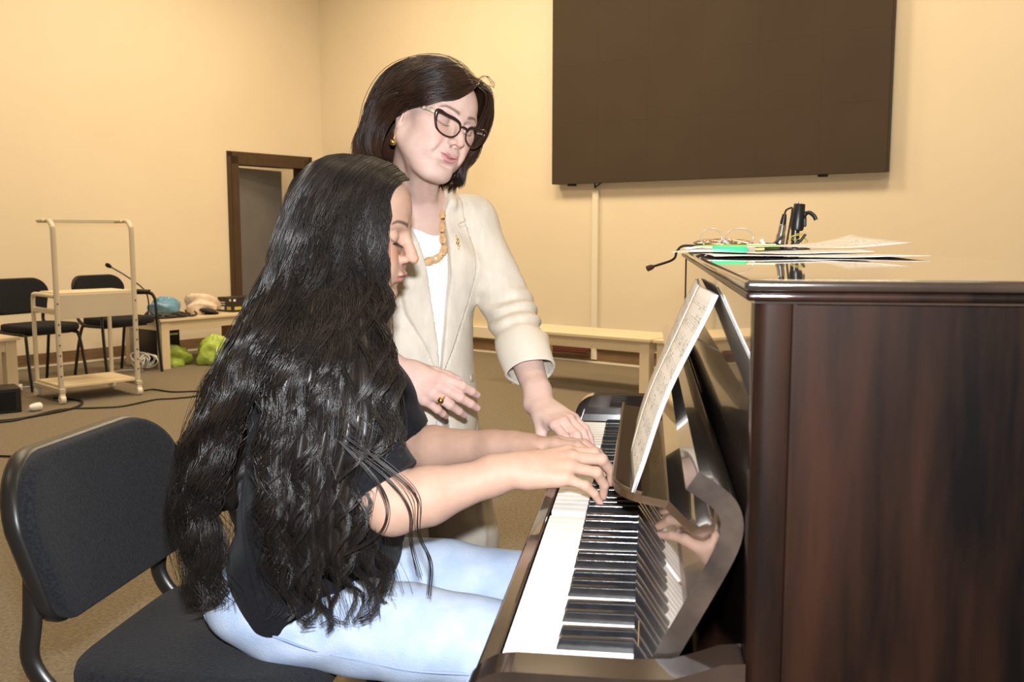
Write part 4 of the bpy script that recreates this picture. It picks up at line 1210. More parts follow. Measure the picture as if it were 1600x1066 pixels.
def make_hand(F, W, fwd, up, side, curls, splay, thumb, scale=1.0, fat=1.0, nails=None):
    """W wrist, fwd to the knuckles, up = back of hand, side=+1 when the thumb lies on up x fwd (left of fwd).
    curls: 4 x (mcp,pip,dip) degrees; splay: 4 degrees; thumb=(spread, drop, bend)"""
    W = np.array(W, float); f = np.array(fwd, float); f /= np.linalg.norm(f)
    u = np.array(up, float); u -= f * (u @ f); u /= np.linalg.norm(u)
    l = np.cross(u, f) * side          # towards the thumb
    s = scale
    mcp_f = (0.086, 0.089, 0.082, 0.072); mcp_l = (0.0265, 0.0075, -0.0115, -0.0285); mcp_u = (0.002, 0.005, 0.003, -0.003)
    ln = ((0.044, 0.026, 0.021), (0.048, 0.030, 0.022), (0.044, 0.028, 0.022), (0.034, 0.020, 0.019))
    rd = ((0.0098, 0.0088, 0.0078, 0.0066), (0.0100, 0.0090, 0.0079, 0.0067), (0.0096, 0.0085, 0.0075, 0.0064), (0.0086, 0.0075, 0.0066, 0.0057))
    out = []
    for i in range(4):
        m = W + (f * mcp_f[i] + l * mcp_l[i] + u * mcp_u[i]) * s
        base = W + (l * mcp_l[i] * 0.62 + f * 0.012) * s
        F.cone(base, m, 0.0135 * s * fat, 0.0108 * s * fat, 0.012 * s)
        d = rotv(f, u, R(splay[i]) * side)
        ax = np.cross(d, u)                # bending axis: rotates fwd towards -u for negative angle
        p = m; ang = 0.0; P = [m]
        for j in range(3):
            ang += curls[i][j]
            q = rotv(d, ax, -R(ang))
            p = p + q * ln[i][j] * s
            P.append(p)
        r = [x * s * fat for x in rd[i]]
        F.cone(P[0], P[1], r[0], r[1], 0.006 * s)
        F.cone(P[1], P[2], r[1] * 1.03, r[2], 0.0025 * s)
        F.cone(P[2], P[3], r[2] * 1.02, r[3], 0.0025 * s)
        F.ell(P[1], (r[1] * 1.07,) * 3, 0.003 * s)
        out.append(P)
        if nails is not None:
            dd = (P[3] - P[2]); dd /= np.linalg.norm(dd)
            nn = rotv(u, ax, -R(ang))
            nails.append((P[3] + nn * r[3] * 0.75 + dd * r[3] * 0.15, nn, dd, r[3]))
    # palm pads
    F.cone(W + (l * 0.014 + f * 0.02 - u * 0.010) * s, W + (l * 0.020 + f * 0.055 - u * 0.010) * s, 0.014 * s * fat, 0.012 * s * fat, 0.014 * s)
    F.cone(W + (-l * 0.018 + f * 0.02 - u * 0.008) * s, W + (-l * 0.025 + f * 0.06 - u * 0.008) * s, 0.013 * s * fat, 0.010 * s * fat, 0.014 * s)
    F.cone(W - f * 0.03 * s, W + f * 0.03 * s, 0.021 * s * fat, 0.018 * s * fat, 0.02 * s, wide=(l, 1.25))
    # thumb
    spread, dropa, bend = thumb
    c = W + (l * 0.020 + f * 0.022 - u * 0.008) * s
    d = f * math.cos(R(spread)) + l * math.sin(R(spread))
    d = rotv(d, np.cross(d, u), -R(dropa))
    p1 = c + d * 0.044 * s
    d2 = rotv(d, u, -R(bend) * side * 0.6); d2 = rotv(d2, np.cross(d2, u), -R(bend) * 0.3)
    p2 = p1 + d2 * 0.033 * s
    d3 = rotv(d2, u, -R(bend) * side * 0.5)
    p3 = p2 + d3 * 0.024 * s
    F.cone(c, p1, 0.0155 * s * fat, 0.0115 * s * fat, 0.014 * s)
    F.cone(p1, p2, 0.0115 * s * fat, 0.0098 * s * fat, 0.004 * s)
    F.cone(p2, p3, 0.0100 * s * fat, 0.0075 * s * fat, 0.003 * s)
    if nails is not None:
        nn = u - d3 * (u @ d3) + l * 0.3; nn /= np.linalg.norm(nn)
        nails.append((p3 + nn * 0.0062 * s, nn, d3 / np.linalg.norm(d3), 0.0075 * s))
    out.append([c, p1, p2, p3])
    return out

def nail_colors(V, col, nails, c):
    for p, n, d, r in nails:
        q = V - p
        a = q @ d; b = q @ n; lat = np.cross(d, n); e = q @ lat
        w = np.clip(1.4 - np.sqrt((a / (r * 1.05)) ** 2 + (e / (r * 0.8)) ** 2), 0, 1) * (b > -r * 0.45)
        w = np.clip(w * 2.5, 0, 1)[:, None]
        col[:] = col * (1 - w) + np.array(c) * w

# ------------------------------------------------------------------ hair strands
def strands_mesh(paths, rad, sides=3):
    """paths (N,K,3), rad (N,K)"""
    N, K, _ = paths.shape
    T = np.gradient(paths, axis=1)
    T /= np.maximum(np.linalg.norm(T, axis=2, keepdims=True), 1e-9)
    ref = np.array([0.31, 0.2, 0.93]) * np.ones_like(T)
    A = np.cross(T, np.array([0.9, 0.35, 0.1])); A /= np.maximum(np.linalg.norm(A, axis=2, keepdims=True), 1e-6)
    B = np.cross(T, A)
    vs = []
    for k in range(sides):
        a = 2 * math.pi * k / sides
        vs.append(paths + (A * math.cos(a) + B * math.sin(a)) * rad[:, :, None])
    V = np.stack(vs, 2).reshape(-1, 3)     # index = ((n*K)+k)*sides + s
    n = np.arange(N)[:, None, None]; k = np.arange(K - 1)[None, :, None]; s = np.arange(sides)[None, None, :]
    i0 = (n * K + k) * sides + s; i1 = (n * K + k) * sides + (s + 1) % sides
    j0 = i0 + sides; j1 = i1 + sides
    Q = np.stack([i0 + 0 * j0, i1 + 0 * j0, j1, j0], -1).reshape(-1, 4)
    return V, Q

def resample(ctrl, K):
    """ctrl (N,m,3) -> (N,K,3) by Catmull-Rom"""
    N, m, _ = ctrl.shape
    P = np.concatenate([2 * ctrl[:, :1] - ctrl[:, 1:2], ctrl, 2 * ctrl[:, -1:] - ctrl[:, -2:-1]], 1)
    u = np.linspace(0, m - 1 - 1e-6, K); i = u.astype(int); t = (u - i)[None, :, None]
    p0, p1, p2, p3 = P[:, i], P[:, i + 1], P[:, i + 2], P[:, i + 3]
    return 0.5 * (2 * p1 + (-p0 + p2) * t + (2 * p0 - 5 * p1 + 4 * p2 - p3) * t ** 2 + (-p0 + 3 * p1 - 3 * p2 + p3) * t ** 3)

def guide_interp(guides, us, u):
    """guides (G,m,3) at parameters us, smooth (cosine-free linear) interpolation at u (N,)"""
    i = np.clip(np.searchsorted(us, u) - 1, 0, len(us) - 2)
    t = ((u - us[i]) / (us[i + 1] - us[i]))[:, None, None]
    return guides[i] * (1 - t) + guides[i + 1] * t

M['hair_black'] = mat('hair_black', (0.011, 0.0085, 0.0075), 0.34, spec=0.55, var=(0.022, 0.016, 0.013), var_scale=30)
M['hair_brown'] = mat('hair_brown', (0.014, 0.0075, 0.005), 0.36, spec=0.5, var=(0.040, 0.0175, 0.0095), var_scale=22)
M['skin_girl'] = mat('skin_girl', (1, 1, 1), 0.58, spec=0.28, attr='col', var=(0.93, 0.91, 0.90), var_scale=60, sss=0.12, bump=0.05, bump_scale=300)
M['skin_woman'] = mat('skin_woman', (1, 1, 1), 0.58, spec=0.28, attr='col', var=(0.93, 0.90, 0.90), var_scale=55, sss=0.12, bump=0.08, bump_scale=260)

# ================================================================== SEATED GIRL  (local x = towards the piano, y = her left, z up)
GIRL_T, GIRL_S = -0.37, 0.66
girl_loc = pw(GIRL_T, GIRL_S, 0)
G = Field()
hfG = Frame((0.026, 0.0, 1.152), rot_xyz(pitch=R(10)), 0.965)
add_head(G, hfG, nose=0.3, lip=1.15)
SHR = np.array((0.0, -0.165, 0.955)); SHL = np.array((-0.03, 0.162, 0.950))
ELR = np.array((0.140, -0.212, 0.752)); ELL = np.array((0.046, 0.222, 0.735))
WRR = np.array((0.314, -0.162, 0.800)); WRL = np.array((0.268, 0.146, 0.769))
G.cone((-0.005, 0, 1.075), (-0.035, 0, 0.965), 0.050, 0.055, 0.03)
G.cone((-0.03, 0.0, 0.955), SHR + (-0.02, 0.03, 0), 0.058, 0.050, 0.03).cone((-0.03, 0.0, 0.955), SHL + (-0.02, -0.03, 0), 0.058, 0.050, 0.03)
G.ell((-0.030, 0, 0.87), (0.100, 0.150, 0.13), 0.04).ell((-0.045, 0, 0.72), (0.095, 0.135, 0.13), 0.05).ell((-0.09, 0, 0.565), (0.090, 0.145, 0.075), 0.03)
for s, SH, EL, WR in ((-1, SHR, ELR, WRR), (1, SHL, ELL, WRL)):
    G.cone(SH, EL, 0.048, 0.040, 0.03)
    mid = EL + (WR - EL) * 0.28
    G.cone(EL, mid, 0.0385, 0.0415, 0.02)
    G.cone(mid, EL + (WR - EL) * 0.8, 0.0415, 0.0265, 0.015)
    G.cone(EL + (WR - EL) * 0.8, WR, 0.0262, 0.0235, 0.015, wide=((0, 1, 0), 1.15))
for s in (-1, 1):
    G.chain([(-0.08, s * 0.09, 0.54), (0.36, s * 0.12, 0.51), (0.38, s * 0.12, 0.10)], [0.066, 0.046, 0.036], 0.03)
nailsG = []
make_hand(G, WRR, (0.95, 0.20, 0.10), (-0.06, -0.42, 0.90), 1, ((16, 42, 30), (14, 46, 32), (20, 46, 30), (24, 24, 18)), (7, 2, -3, -14), (40, 26, 18), 0.98, 0.97, nailsG)
make_hand(G, WRL, (0.95, -0.12, 0.07), (-0.10, 0.18, 0.94), -1, ((6, 24, 18), (6, 26, 18), (8, 24, 18), (10, 18, 14)), (8, 2, -4, -14), (38, 14, 20), 0.98, 0.97, nailsG)
boxH = ((-0.14, -0.10, 1.0), (0.17, 0.10, 1.32))
boxR = ((0.06, -0.275, 0.69), (0.49, -0.06, 0.90)); boxL = ((0.05, 0.06, 0.67), (0.49, 0.285, 0.90))
head_m = G.mesh(*boxH, 0.0017); r_m = G.mesh(*boxR, 0.0021); l_m = G.mesh(*boxL, 0.0024)
rest = drop_inside(*G.mesh((-0.24, -0.30, 0.0), (0.5, 0.30, 1.3), 0.010), [boxH, boxR, boxL])
V, Q = merge([head_m, r_m, l_m, rest])
SKG = (0.43, 0.27, 0.200)
L = hfG.inv(V)
cols = head_colors(L, SKG, (0.42, 0.16, 0.145), (0.035, 0.022, 0.018), (0.53, 0.25, 0.17), lid=(0.40, 0.25, 0.18))
nh = len(head_m[0])
far = np.ones(len(V), bool); far[:nh] = False
cols[far] = SKG
# knuckles and fingertips a little redder
for p, n, d, r in nailsG:
    w = np.exp(-((V - p) ** 2).sum(1) / 0.014 ** 2)[:, None] * 0.35
    cols[:] = cols * (1 - w) + np.array((0.52, 0.25, 0.19)) * w
nail_colors(V, cols, nailsG, (0.55, 0.36, 0.30))
for c, r in (((0.235, -0.213, 0.803), 0.0028),):
    dd = np.linalg.norm(V - np.array(c), axis=1)
    pass
girl = np_mesh('person', V, Q, 'skin_girl', None, cols)
girl.location = girl_loc; girl.rotation_euler = (0, 0, PIANO_RZ)
tag(girl, 'girl with very long wavy black hair, black tee and pale jeans, seated playing the piano', 'person')

# ---- tee shirt
T = Field()
T.ell((-0.035, 0, 0.875), (0.118, 0.165, 0.125), 0.04).ell((-0.030, 0, 0.75), (0.128, 0.160, 0.15), 0.05).ell((-0.045, 0, 0.63), (0.138, 0.185, 0.13), 0.06)
T.ell((-0.075, 0, 0.555), (0.118, 0.195, 0.085), 0.05)
T.cone((-0.03, 0, 0.955), SHR, 0.060, 0.054, 0.04).cone((-0.03, 0, 0.955), SHL, 0.060, 0.054, 0.04)
for SH, EL in ((SHR, ELR), (SHL, ELL)):
    T.cone(SH, SH + (EL - SH) * 0.55, 0.054, 0.060, 0.03, wide=((0, 1, 0), 0.95))
    T.cone(SH + (EL - SH) * 0.5, SH + (EL - SH) * 1.02, 0.062, 0.066, 0.02, wide=((0, 1, 0), 0.9))
for SH, EL, s in ((SHR, ELR, -1), (SHL, ELL, 1)):
    d = (EL - SH); c = SH + d * 0.87
    lo = np.array((0.03, min(s * 0.09, s * 0.34), 0.62)); hi = np.array((0.28, max(s * 0.09, s * 0.34), 0.90))
    nn = d / np.linalg.norm(d) + np.array((0.10, 0, -0.05))
    # cut only around the sleeve
    def fn(X, Y, Z, c=c, nn=nn, s=s):
        pl = (X - c[0]) * nn[0] + (Y - c[1]) * nn[1] + (Z - c[2]) * nn[2]
        near = np.sqrt((X - c[0]) ** 2 + ((Y - c[1])) ** 2 + (Z - c[2]) ** 2) - 0.115
        inner = 0.142 - s * Y
        return -np.maximum(np.maximum(-pl, near), inner) * 1.0
    def fn2(X, Y, Z, fn=fn): return -fn(X, Y, Z) * 1.0
    T.p.append((fn2, lo, hi, 0.002, 's'))
# hem: curves from the back of the seat down over the hip and up over the thigh
def hem(F, X, Y, Z):
    dx = X + 0.015
    zz = 0.488 + np.where(dx > 0, 0.72, 0.95) * (np.sqrt(dx * dx + 0.045 ** 2) - 0.045)
    zz = zz + np.where(Y > 0, 0.03 * np.clip(Y / 0.1, 0, 1), 0) + 0.004 * np.sin(X * 60 + Y * 30)
    return np.maximum(F, (zz - Z) * 0.8)
T.post.append(hem)
def folds(F, X, Y, Z):
    w = np.exp(-((Z - 0.60) / 0.10) ** 2)
    n = np.sin((Z * 1.0 + 0.55 * X - 0.2 * np.abs(Y)) * 95 + 2.2 * np.sin(X * 17 + Y * 9) + 1.5 * np.sin(Z * 23 - X * 11)) * 0.0032 * w
    n = n + np.sin((Z * 0.5 - X * 0.9 + Y * .25) * 62 + 1.8 * np.sin(Z * 15)) * 0.0028 * np.exp(-((Z - 0.72) / 0.09) ** 2)
    n = n + np.sin((Z * 0.8 + X * 0.9) * 120 + 2 * np.sin(Y * 40)) * 0.0018 * np.exp(-(((X - 0.07) / 0.06) ** 2 + ((Z - 0.84) / 0.08) ** 2))
    return F + n
T.post.append(folds)
V, Q = T.mesh((-0.24, -0.31, 0.42), (0.24, 0.31, 1.05), 0.004)
M['tee'] = mat('black_cotton', (0.0058, 0.006, 0.0078), 0.88, spec=0.15, var=(0.009, 0.0092, 0.0115), var_scale=120, bump=0.25, bump_scale=500, sheen=0.05)
tag(np_mesh('tee_shirt', V, Q, 'tee', girl), 'black short-sleeved tee shirt')

# ---- jeans
J = Field()
J.ell((-0.085, 0, 0.555), (0.118, 0.180, 0.088), 0.04)
for s in (-1, 1):
    J.ell((-0.115, s * 0.085, 0.542), (0.095, 0.098, 0.068), 0.03)
    J.chain([(-0.07, s * 0.095, 0.528), (0.15, s * 0.115, 0.515), (0.37, s * 0.125, 0.505)], [0.083, 0.074, 0.064], 0.02, wide=((0, 1, 0), 1.06))
    J.chain([(0.37, s * 0.125, 0.505), (0.36, s * 0.125, 0.28), (0.345, s * 0.125, 0.10)], [0.064, 0.055, 0.058], 0.015)
def jfold(F, X, Y, Z):
    n = np.sin((X * 0.75 - Z * 1.0 + np.abs(Y) * 0.5) * 78 + 1.9 * np.sin(X * 16 + Z * 20)) * 0.0026 * np.exp(-((X - 0.02) / 0.09) ** 2)
    n = n + np.sin((X * 0.6 - Z * 0.9) * 60 + 2.0 * np.sin(X * 10 + Y * 8)) * 0.0018 * np.exp(-((X - 0.25) / 0.11) ** 2)
    return F + n
J.post.append(jfold)
V, Q = J.mesh((-0.24, -0.26, 0.06), (0.47, 0.26, 0.68), 0.0045)
M['denim'] = mat('pale_denim', (0.34, 0.43, 0.60), 0.8, spec=0.2, var=(0.44, 0.52, 0.66), var_scale=22, bump=0.3, bump_scale=450)
M['denim_seam'] = mat('denim_seam', (0.26, 0.33, 0.52), 0.8)
jeans = tag(np_mesh('jeans', V, Q, 'denim', girl), 'pale blue jeans')
# seams ride on the surface of the jeans: march out along y/normal to the field
def on_surface(Fld, p, d, r0=0.0, r1=0.3, n=600):
    p = np.array(p, float); d = np.array(d, float); d /= np.linalg.norm(d)
    ts = np.linspace(r0, r1, n)
    P = p[None] + ts[:, None] * d[None]
    f = np.full(n, 1.0)
    for fn, plo, phi, k, op in Fld.p:
        dd = np.asarray(fn(P[:, 0], P[:, 1], P[:, 2]))
        inside = np.all((P > plo - 0.01) & (P < phi + 0.01), axis=1)
        g = smin(f, dd, k) if op == 'u' else -smin(-f, dd, k)
        f = np.where(inside, g, f)
    for fn in Fld.post:
        f = fn(f, P[:, 0], P[:, 1], P[:, 2])
    neg = np.where(f < 0)[0]
    i = neg[-1] if len(neg) else 0
    return P[i]
seam = [on_surface(J, (x, -0.09, z), (0, -1, dz), 0, 0.2) for x, z, dz in ((-0.06, 0.54, -0.1), (0.0, 0.527, -0.15), (0.08, 0.52, -0.2), (0.16, 0.515, -0.2), (0.25, 0.51, -0.2), (0.33, 0.505, -0.2))]
MB().tube(catmull(seam, 6), 0.0022, 6).build('side_seam', 'denim_seam', jeans, smooth=60)
pk = [on_surface(J, (-0.10, -0.06, z), (-1.0, dy, 0), 0, 0.25) for z, dy in ((0.60, -0.55), (0.56, -0.62), (0.53, -0.70), (0.50, -0.85))]
MB().tube(catmull(pk, 6), 0.0022, 6).build('pocket_seam', 'denim_seam', jeans, smooth=60)
# shoes
for s in (-1, 1):
    Sf = Field()
    Sf.cone((0.31, s * 0.125, 0.045), (0.47, s * 0.135, 0.035), 0.042, 0.036, 0.02).cone((0.335, s * 0.125, 0.05), (0.345, s * 0.125, 0.11), 0.042, 0.045, 0.02)
    Sf.post.append(lambda F, X, Y, Z: np.maximum(F, 0.001 - Z))
    V, Q = Sf.mesh((0.22, s * 0.13 - 0.08, -0.01), (0.55, s * 0.13 + 0.08, 0.18), 0.006)
    np_mesh('shoe', V, Q, 'white_plastic', girl)

# ---- the long hair
sc = hfG.s
def hp(x, y, z):
    return hfG.pt((x, y, z))
def guide(root, temple, jaw, pts):
    return [hp(*root), hp(*((np.array(root) + np.array(temple)) / 2 + np.array((0, 0.012 * np.sign(temple[1] or -1), 0.013)))), hp(*temple), np.array(jaw)] + [np.array(p) for p in pts]
near = [
    (0.00, guide((0.076, -0.002, 0.102), (0.064, -0.062, 0.056), (0.097, -0.088, 1.075), [(0.118, -0.140, 0.97), (0.146, -0.190, 0.87), (0.122, -0.218, 0.79), (0.118, -0.205, 0.70), (0.128, -0.175, 0.61)])),
    (0.14, guide((0.064, -0.002, 0.113), (0.048, -0.080, 0.054), (0.074, -0.108, 1.075), [(0.106, -0.212, 0.97), (0.112, -0.258, 0.87), (0.088, -0.272, 0.78), (0.082, -0.264, 0.68), (0.092, -0.235, 0.585)])),
    (0.32, guide((0.042, -0.002, 0.125), (0.020, -0.088, 0.052), (0.042, -0.130, 1.075), [(0.055, -0.240, 0.97), (0.045, -0.262, 0.87), (0.032, -0.274, 0.78), (0.030, -0.265, 0.68), (0.035, -0.245, 0.585)])),
    (0.48, guide((0.010, -0.002, 0.130), (-0.012, -0.089, 0.048), (0.000, -0.140, 1.075), [(-0.005, -0.247, 0.97), (-0.018, -0.262, 0.87), (-0.022, -0.270, 0.78), (-0.018, -0.258, 0.69), (-0.012, -0.242, 0.60)])),
    (0.53, guide((-0.012, -0.002, 0.130), (-0.034, -0.088, 0.046), (-0.030, -0.138, 1.075), [(-0.055, -0.242, 0.97), (-0.095, -0.240, 0.87), (-0.135, -0.232, 0.78), (-0.150, -0.215, 0.69), (-0.150, -0.200, 0.585)])),
    (0.75, guide((-0.044, -0.002, 0.127), (-0.084, -0.072, 0.042), (-0.092, -0.096, 1.075), [(-0.132, -0.160, 0.97), (-0.180, -0.168, 0.87), (-0.215, -0.155, 0.78), (-0.235, -0.140, 0.68), (-0.215, -0.130, 0.555)])),
    (1.00, guide((-0.064, 0.0, 0.121), (-0.124, -0.002, 0.042), (-0.122, 0.0, 1.075), [(-0.162, 0.0, 0.97), (-0.214, 0.0, 0.87), (-0.255, 0.0, 0.78), (-0.275, 0.0, 0.68), (-0.250, 0.0, 0.56)])),
]
gu = [n[0] for n in near]; gg = [n[1] for n in near]
for u, g in reversed(near[:-1]):
    gu.append(2.0 - u); gg.append([p * np.array((1, -1, 1)) for p in g])
gu = np.array(gu); gg = np.array(gg, float)
rg = np.random.default_rng(5)
nl = 96                                       # locks
lock_u = np.sort(rg.uniform(0.0, 1.46, nl))
lock_u = lock_u[(lock_u < 0.485) | (lock_u > 0.525)]
nl = len(lock_u)
lock_ph = rg.uniform(0, 6.28, nl); lock_fr = rg.uniform(0.8, 1.25, nl); lock_am = rg.uniform(0.6, 1.3, nl); lock_len = rg.uniform(0.80, 1.07, nl); lock_r = rg.uniform(-0.040, 0.012, nl)
per = 62
N = nl * per; K = 34
lk = np.repeat(np.arange(nl), per)
ju = rg.normal(0, 1, N); jr = rg.normal(0, 1, N)
u0 = np.clip(lock_u[lk] + ju * 0.030, 0.0, 1.47)
ctrl = guide_interp(gg, gu, u0)
P = resample(ctrl, 60)
v = np.linspace(0, 1, K)[None, :] * np.clip(lock_len[lk] + rg.normal(0, 0.05, N), 0.6, 1.08)[:, None]
v = np.clip(v, 0, 1.06)
vi = np.clip(v * 59, 0, 58.999); i0 = vi.astype(int); ft = (vi - i0)[..., None]
rows = np.arange(N)[:, None]
X = P[rows, i0] * (1 - ft) + P[rows, i0 + 1] * ft
X += np.where(v > 1, (v - 1), 0)[..., None] * np.array((0, 0, -0.7))
# lock centre line for clumping
Cc = resample(guide_interp(gg, gu, lock_u), 60)[lk]
Xc = Cc[rows, i0] * (1 - ft) + Cc[rows, i0 + 1] * ft
cl_ = np.clip((v - 0.26) / 0.5, 0, 1)[..., None] * 0.66
X = X * (1 - cl_) + Xc * cl_
# outward direction from the body axis
axis = np.stack([np.interp(X[..., 2], [0.5, 0.9, 1.1, 1.3], [-0.06, -0.02, 0.0, 0.0]), np.zeros(X.shape[:2])], -1)
od = X[..., :2] - axis; od /= np.maximum(np.linalg.norm(od, axis=2, keepdims=True), 1e-6)
od3 = np.concatenate([od, np.zeros(X.shape[:2] + (1,))], -1)
td3 = np.stack([-od[..., 1], od[..., 0], np.zeros(X.shape[:2])], -1)
wgrow = np.clip((v - 0.18) / 0.26, 0, 1)
arc = v * 0.78
phase = lock_ph[lk][:, None] + arc / 0.105 * 6.283 * lock_fr[lk][:, None]
amp = 0.0130 * lock_am[lk][:, None] * wgrow
X += td3 * (np.sin(phase) * amp)[..., None] + od3 * (np.cos(phase * 0.93) * amp * 0.75)[..., None]
# finer frizz
X += td3 * (np.sin(arc / 0.045 * 6.28 + rg.uniform(0, 6.28, N)[:, None]) * 0.0022 * wgrow)[..., None]
X += td3 * (ju[:, None] * 0.004 * wgrow)[..., None] + od3 * ((lock_r[lk][:, None] * 0.45 + jr[:, None] * 0.0045) * wgrow + (jr[:, None] * 0.0018 + 0.001))[..., None]
rad = np.interp(np.linspace(0, 1, K), [0, 0.1, 0.7, 1], [0.0006, 0.00072, 0.00068, 0.00025])[None, :] * rg.uniform(0.7, 1.25, N)[:, None]
# stray hairs
ns = 170
us = rg.uniform(0.0, 1.1, ns)
Xs = resample(guide_interp(gg, gu, us), K)
fl = np.linspace(0, 1, K)[None, :]
ph = rg.uniform(0, 6.28, ns)[:, None]
out3 = np.stack([np.cos(us * 3.14), -np.sin(us * 3.14), 0 * us], -1)[:, None, :]
Xs += out3 * (0.004 + 0.020 * rg.random(ns)[:, None] * fl ** 1.2 + 0.006 * np.sin(fl * 16 + ph) * fl)[..., None]
Xs[..., 0] += 0.012 * np.sin(fl * 11 + ph * 2) * fl
rs = np.full((ns, K), 0.00032)
V, Q = merge([strands_mesh(X, rad), strands_mesh(Xs, rs)])
# two loose wisps hanging over the forearm
wis = []
for pts in ([(0.085, -0.275, 0.86), (0.135, -0.278, 0.81), (0.152, -0.276, 0.765), (0.135, -0.272, 0.725), (0.085, -0.270, 0.695)], [(0.09, -0.275, 0.87), (0.155, -0.276, 0.825), (0.192, -0.272, 0.785), (0.192, -0.262, 0.73), (0.205, -0.245, 0.68), (0.195, -0.215, 0.62)], [(0.085, -0.272, 0.86), (0.15, -0.274, 0.81), (0.180, -0.270, 0.765), (0.180, -0.262, 0.715), (0.19, -0.25, 0.66)]):
    base = np.array(catmull(pts, 8)); 
    idx_ = np.linspace(0, len(base) - 1.001, K); b0 = idx_.astype(int); bb = base[b0] * (1 - (idx_ - b0))[:, None] + base[np.minimum(b0 + 1, len(base) - 1)] * (idx_ - b0)[:, None]
    for k in range(7):
        wis.append(bb + rg.normal(0, 0.0016, 3) + 0.0035 * np.sin(np.linspace(0, 5, K) + k)[:, None] * rg.normal(0, 0.5, 3))
wis = np.array(wis)
V, Q = merge([(V, Q), strands_mesh(wis, np.full((len(wis), K), 0.0005))])
hair = tag(np_mesh('hair', V, Q, 'hair_black', girl), 'very long wavy black hair')
# dense under-layer so no scalp shows through
for a, b in ((0.0, 0.49), (0.535, 1.47)):
    uu = np.linspace(a, b, 46); S = resample(guide_interp(gg, gu, uu), 44)
    ctr = np.array((-0.02, 0, 0))
    o2 = S - np.stack([np.interp(S[..., 2], [0.5, 0.9, 1.1, 1.3], [-0.06, -0.02, 0.0, 0.0]), 0 * S[..., 0], S[..., 2]], -1)
    o2 /= np.maximum(np.linalg.norm(o2, axis=2, keepdims=True), 1e-6)
    ff = np.linspace(0, 1, 44)[None, :, None]
    S = S - o2 * (0.001 + 0.010 * np.clip((ff - .15) / .3, 0, 1))
    S = S + o2 * 0.006 * np.sin(uu * 70)[:, None, None] * np.clip((ff - .3) / .3, 0, 1)
    S = S[:, :40]
    nu, nv = S.shape[:2]
    i, j = np.meshgrid(np.arange(nu - 1), np.arange(nv - 1), indexing='ij')
    Qs = np.stack([i * nv + j, (i + 1) * nv + j, (i + 1) * nv + j + 1, i * nv + j + 1], -1).reshape(-1, 4)
    o = np_mesh('hair_underlayer', S.reshape(-1, 3), Qs, 'hair_black', hair)
    sd = o.modifiers.new('solidify', 'SOLIDIFY'); sd.thickness = 0.004
# eyelashes
lm = MB()
for s in (-1, 1):
    for k in range(14):
        y = s * (0.021 + 0.024 * k / 13)
        a = hfG.pt((0.083 - 3.0 * (abs(y) - 0.0315) ** 2 / 0.06 * 1.0, y, -0.0035))
        b = hfG.pt((0.0935 - 18 * (abs(y) - 0.0315) ** 2, y + s * 0.002, -0.0075))
        lm.tube([a, (a + b) / 2 + np.array((0, 0, -0.001)), b], [0.0006, 0.0005, 0.0002], 3)
lm.build('eyelashes', 'hair_black', girl)

# ================================================================== STANDING WOMAN  (local x = where she faces, y = her left, z up)
W_LOC = Vector((-0.208, 2.215, 0)); W_RZ = R(-60)
B = Field()
RhW = rot_xyz(roll=R(15), pitch=R(12), yaw=R(12))
sW = 0.985
hfW = Frame(np.array((0.333, -0.066, 1.320)) - RhW @ (np.array((0.114, 0, -0.030)) * sW), RhW, sW)
add_head(B, hfW, nose=0.55, jowl=0.006, lip=0.78, crown=0.010, smile=0.0055)
# fuller cheeks and soft chin
for s in (-1, 1):
    B.ell((0.036, s * 0.043, -0.052), (0.030, 0.024, 0.030), 0.02, fr=hfW)
B.ell((0.040, 0, -0.092), (0.036, 0.034, 0.016), 0.02, fr=hfW)
for s in (-1, 1):
    B.cone((0.0925, s * 0.0235, -0.034), (0.0835, s * 0.0335, -0.060), 0.0012, 0.0008, 0.013, 's', fr=hfW)
NB = np.array((0.066, -0.050, 1.225))
B.cone(hfW.pt((-0.012, 0, -0.045)), NB, 0.050, 0.056, 0.03)
B.cone(hfW.pt((0.030, 0.024, -0.085)), NB + (0.05, 0.02, -0.015), 0.012, 0.010, 0.014)
B.cone(hfW.pt((0.020, -0.030, -0.08)), NB + (0.055, -0.012, -0.015), 0.012, 0.010, 0.014)
SL = np.array((0.078, 0.088, 1.180)); SR = np.array((0.050, -0.205, 1.195))
EL_ = np.array((0.160, 0.140, 0.985)); ER_ = np.array((0.075, -0.275, 0.965))
WL_ = np.array((0.426, 0.066, 0.803)); WR_ = np.array((0.268, -0.172, 0.872))
B.cone(NB - (0, 0, 0.02), SL - (0, 0.02, 0), 0.052, 0.045, 0.03).cone(NB - (0, 0, 0.02), SR + (0, 0.02, 0), 0.052, 0.045, 0.03)
B.ell((0.050, -0.045, 1.10), (0.095, 0.135, 0.14), 0.04).ell((0.02, -0.025, 0.93), (0.09, 0.125, 0.15), 0.05).ell((0, -0.025, 0.80), (0.08, 0.095, 0.10), 0.04)
for SH, EL, WR in ((SL, EL_, WL_), (SR, ER_, WR_)):
    B.cone(SH, EL, 0.044, 0.038, 0.03)
    B.cone(EL, EL + (WR - EL) * 0.3, 0.037, 0.040, 0.02)
    B.cone(EL + (WR - EL) * 0.3, EL + (WR - EL) * 0.85, 0.039, 0.0265, 0.02)
    B.cone(EL + (WR - EL) * 0.85, WR, 0.0265, 0.0235, 0.015)
for s in (-1, 1):
    B.chain([(0.0, s * 0.05 - 0.015, 0.78), (0.02, s * 0.09, 0.45), (0.01, s * 0.118, 0.07)], [0.06, 0.05, 0.038], 0.03)
nailsW = []
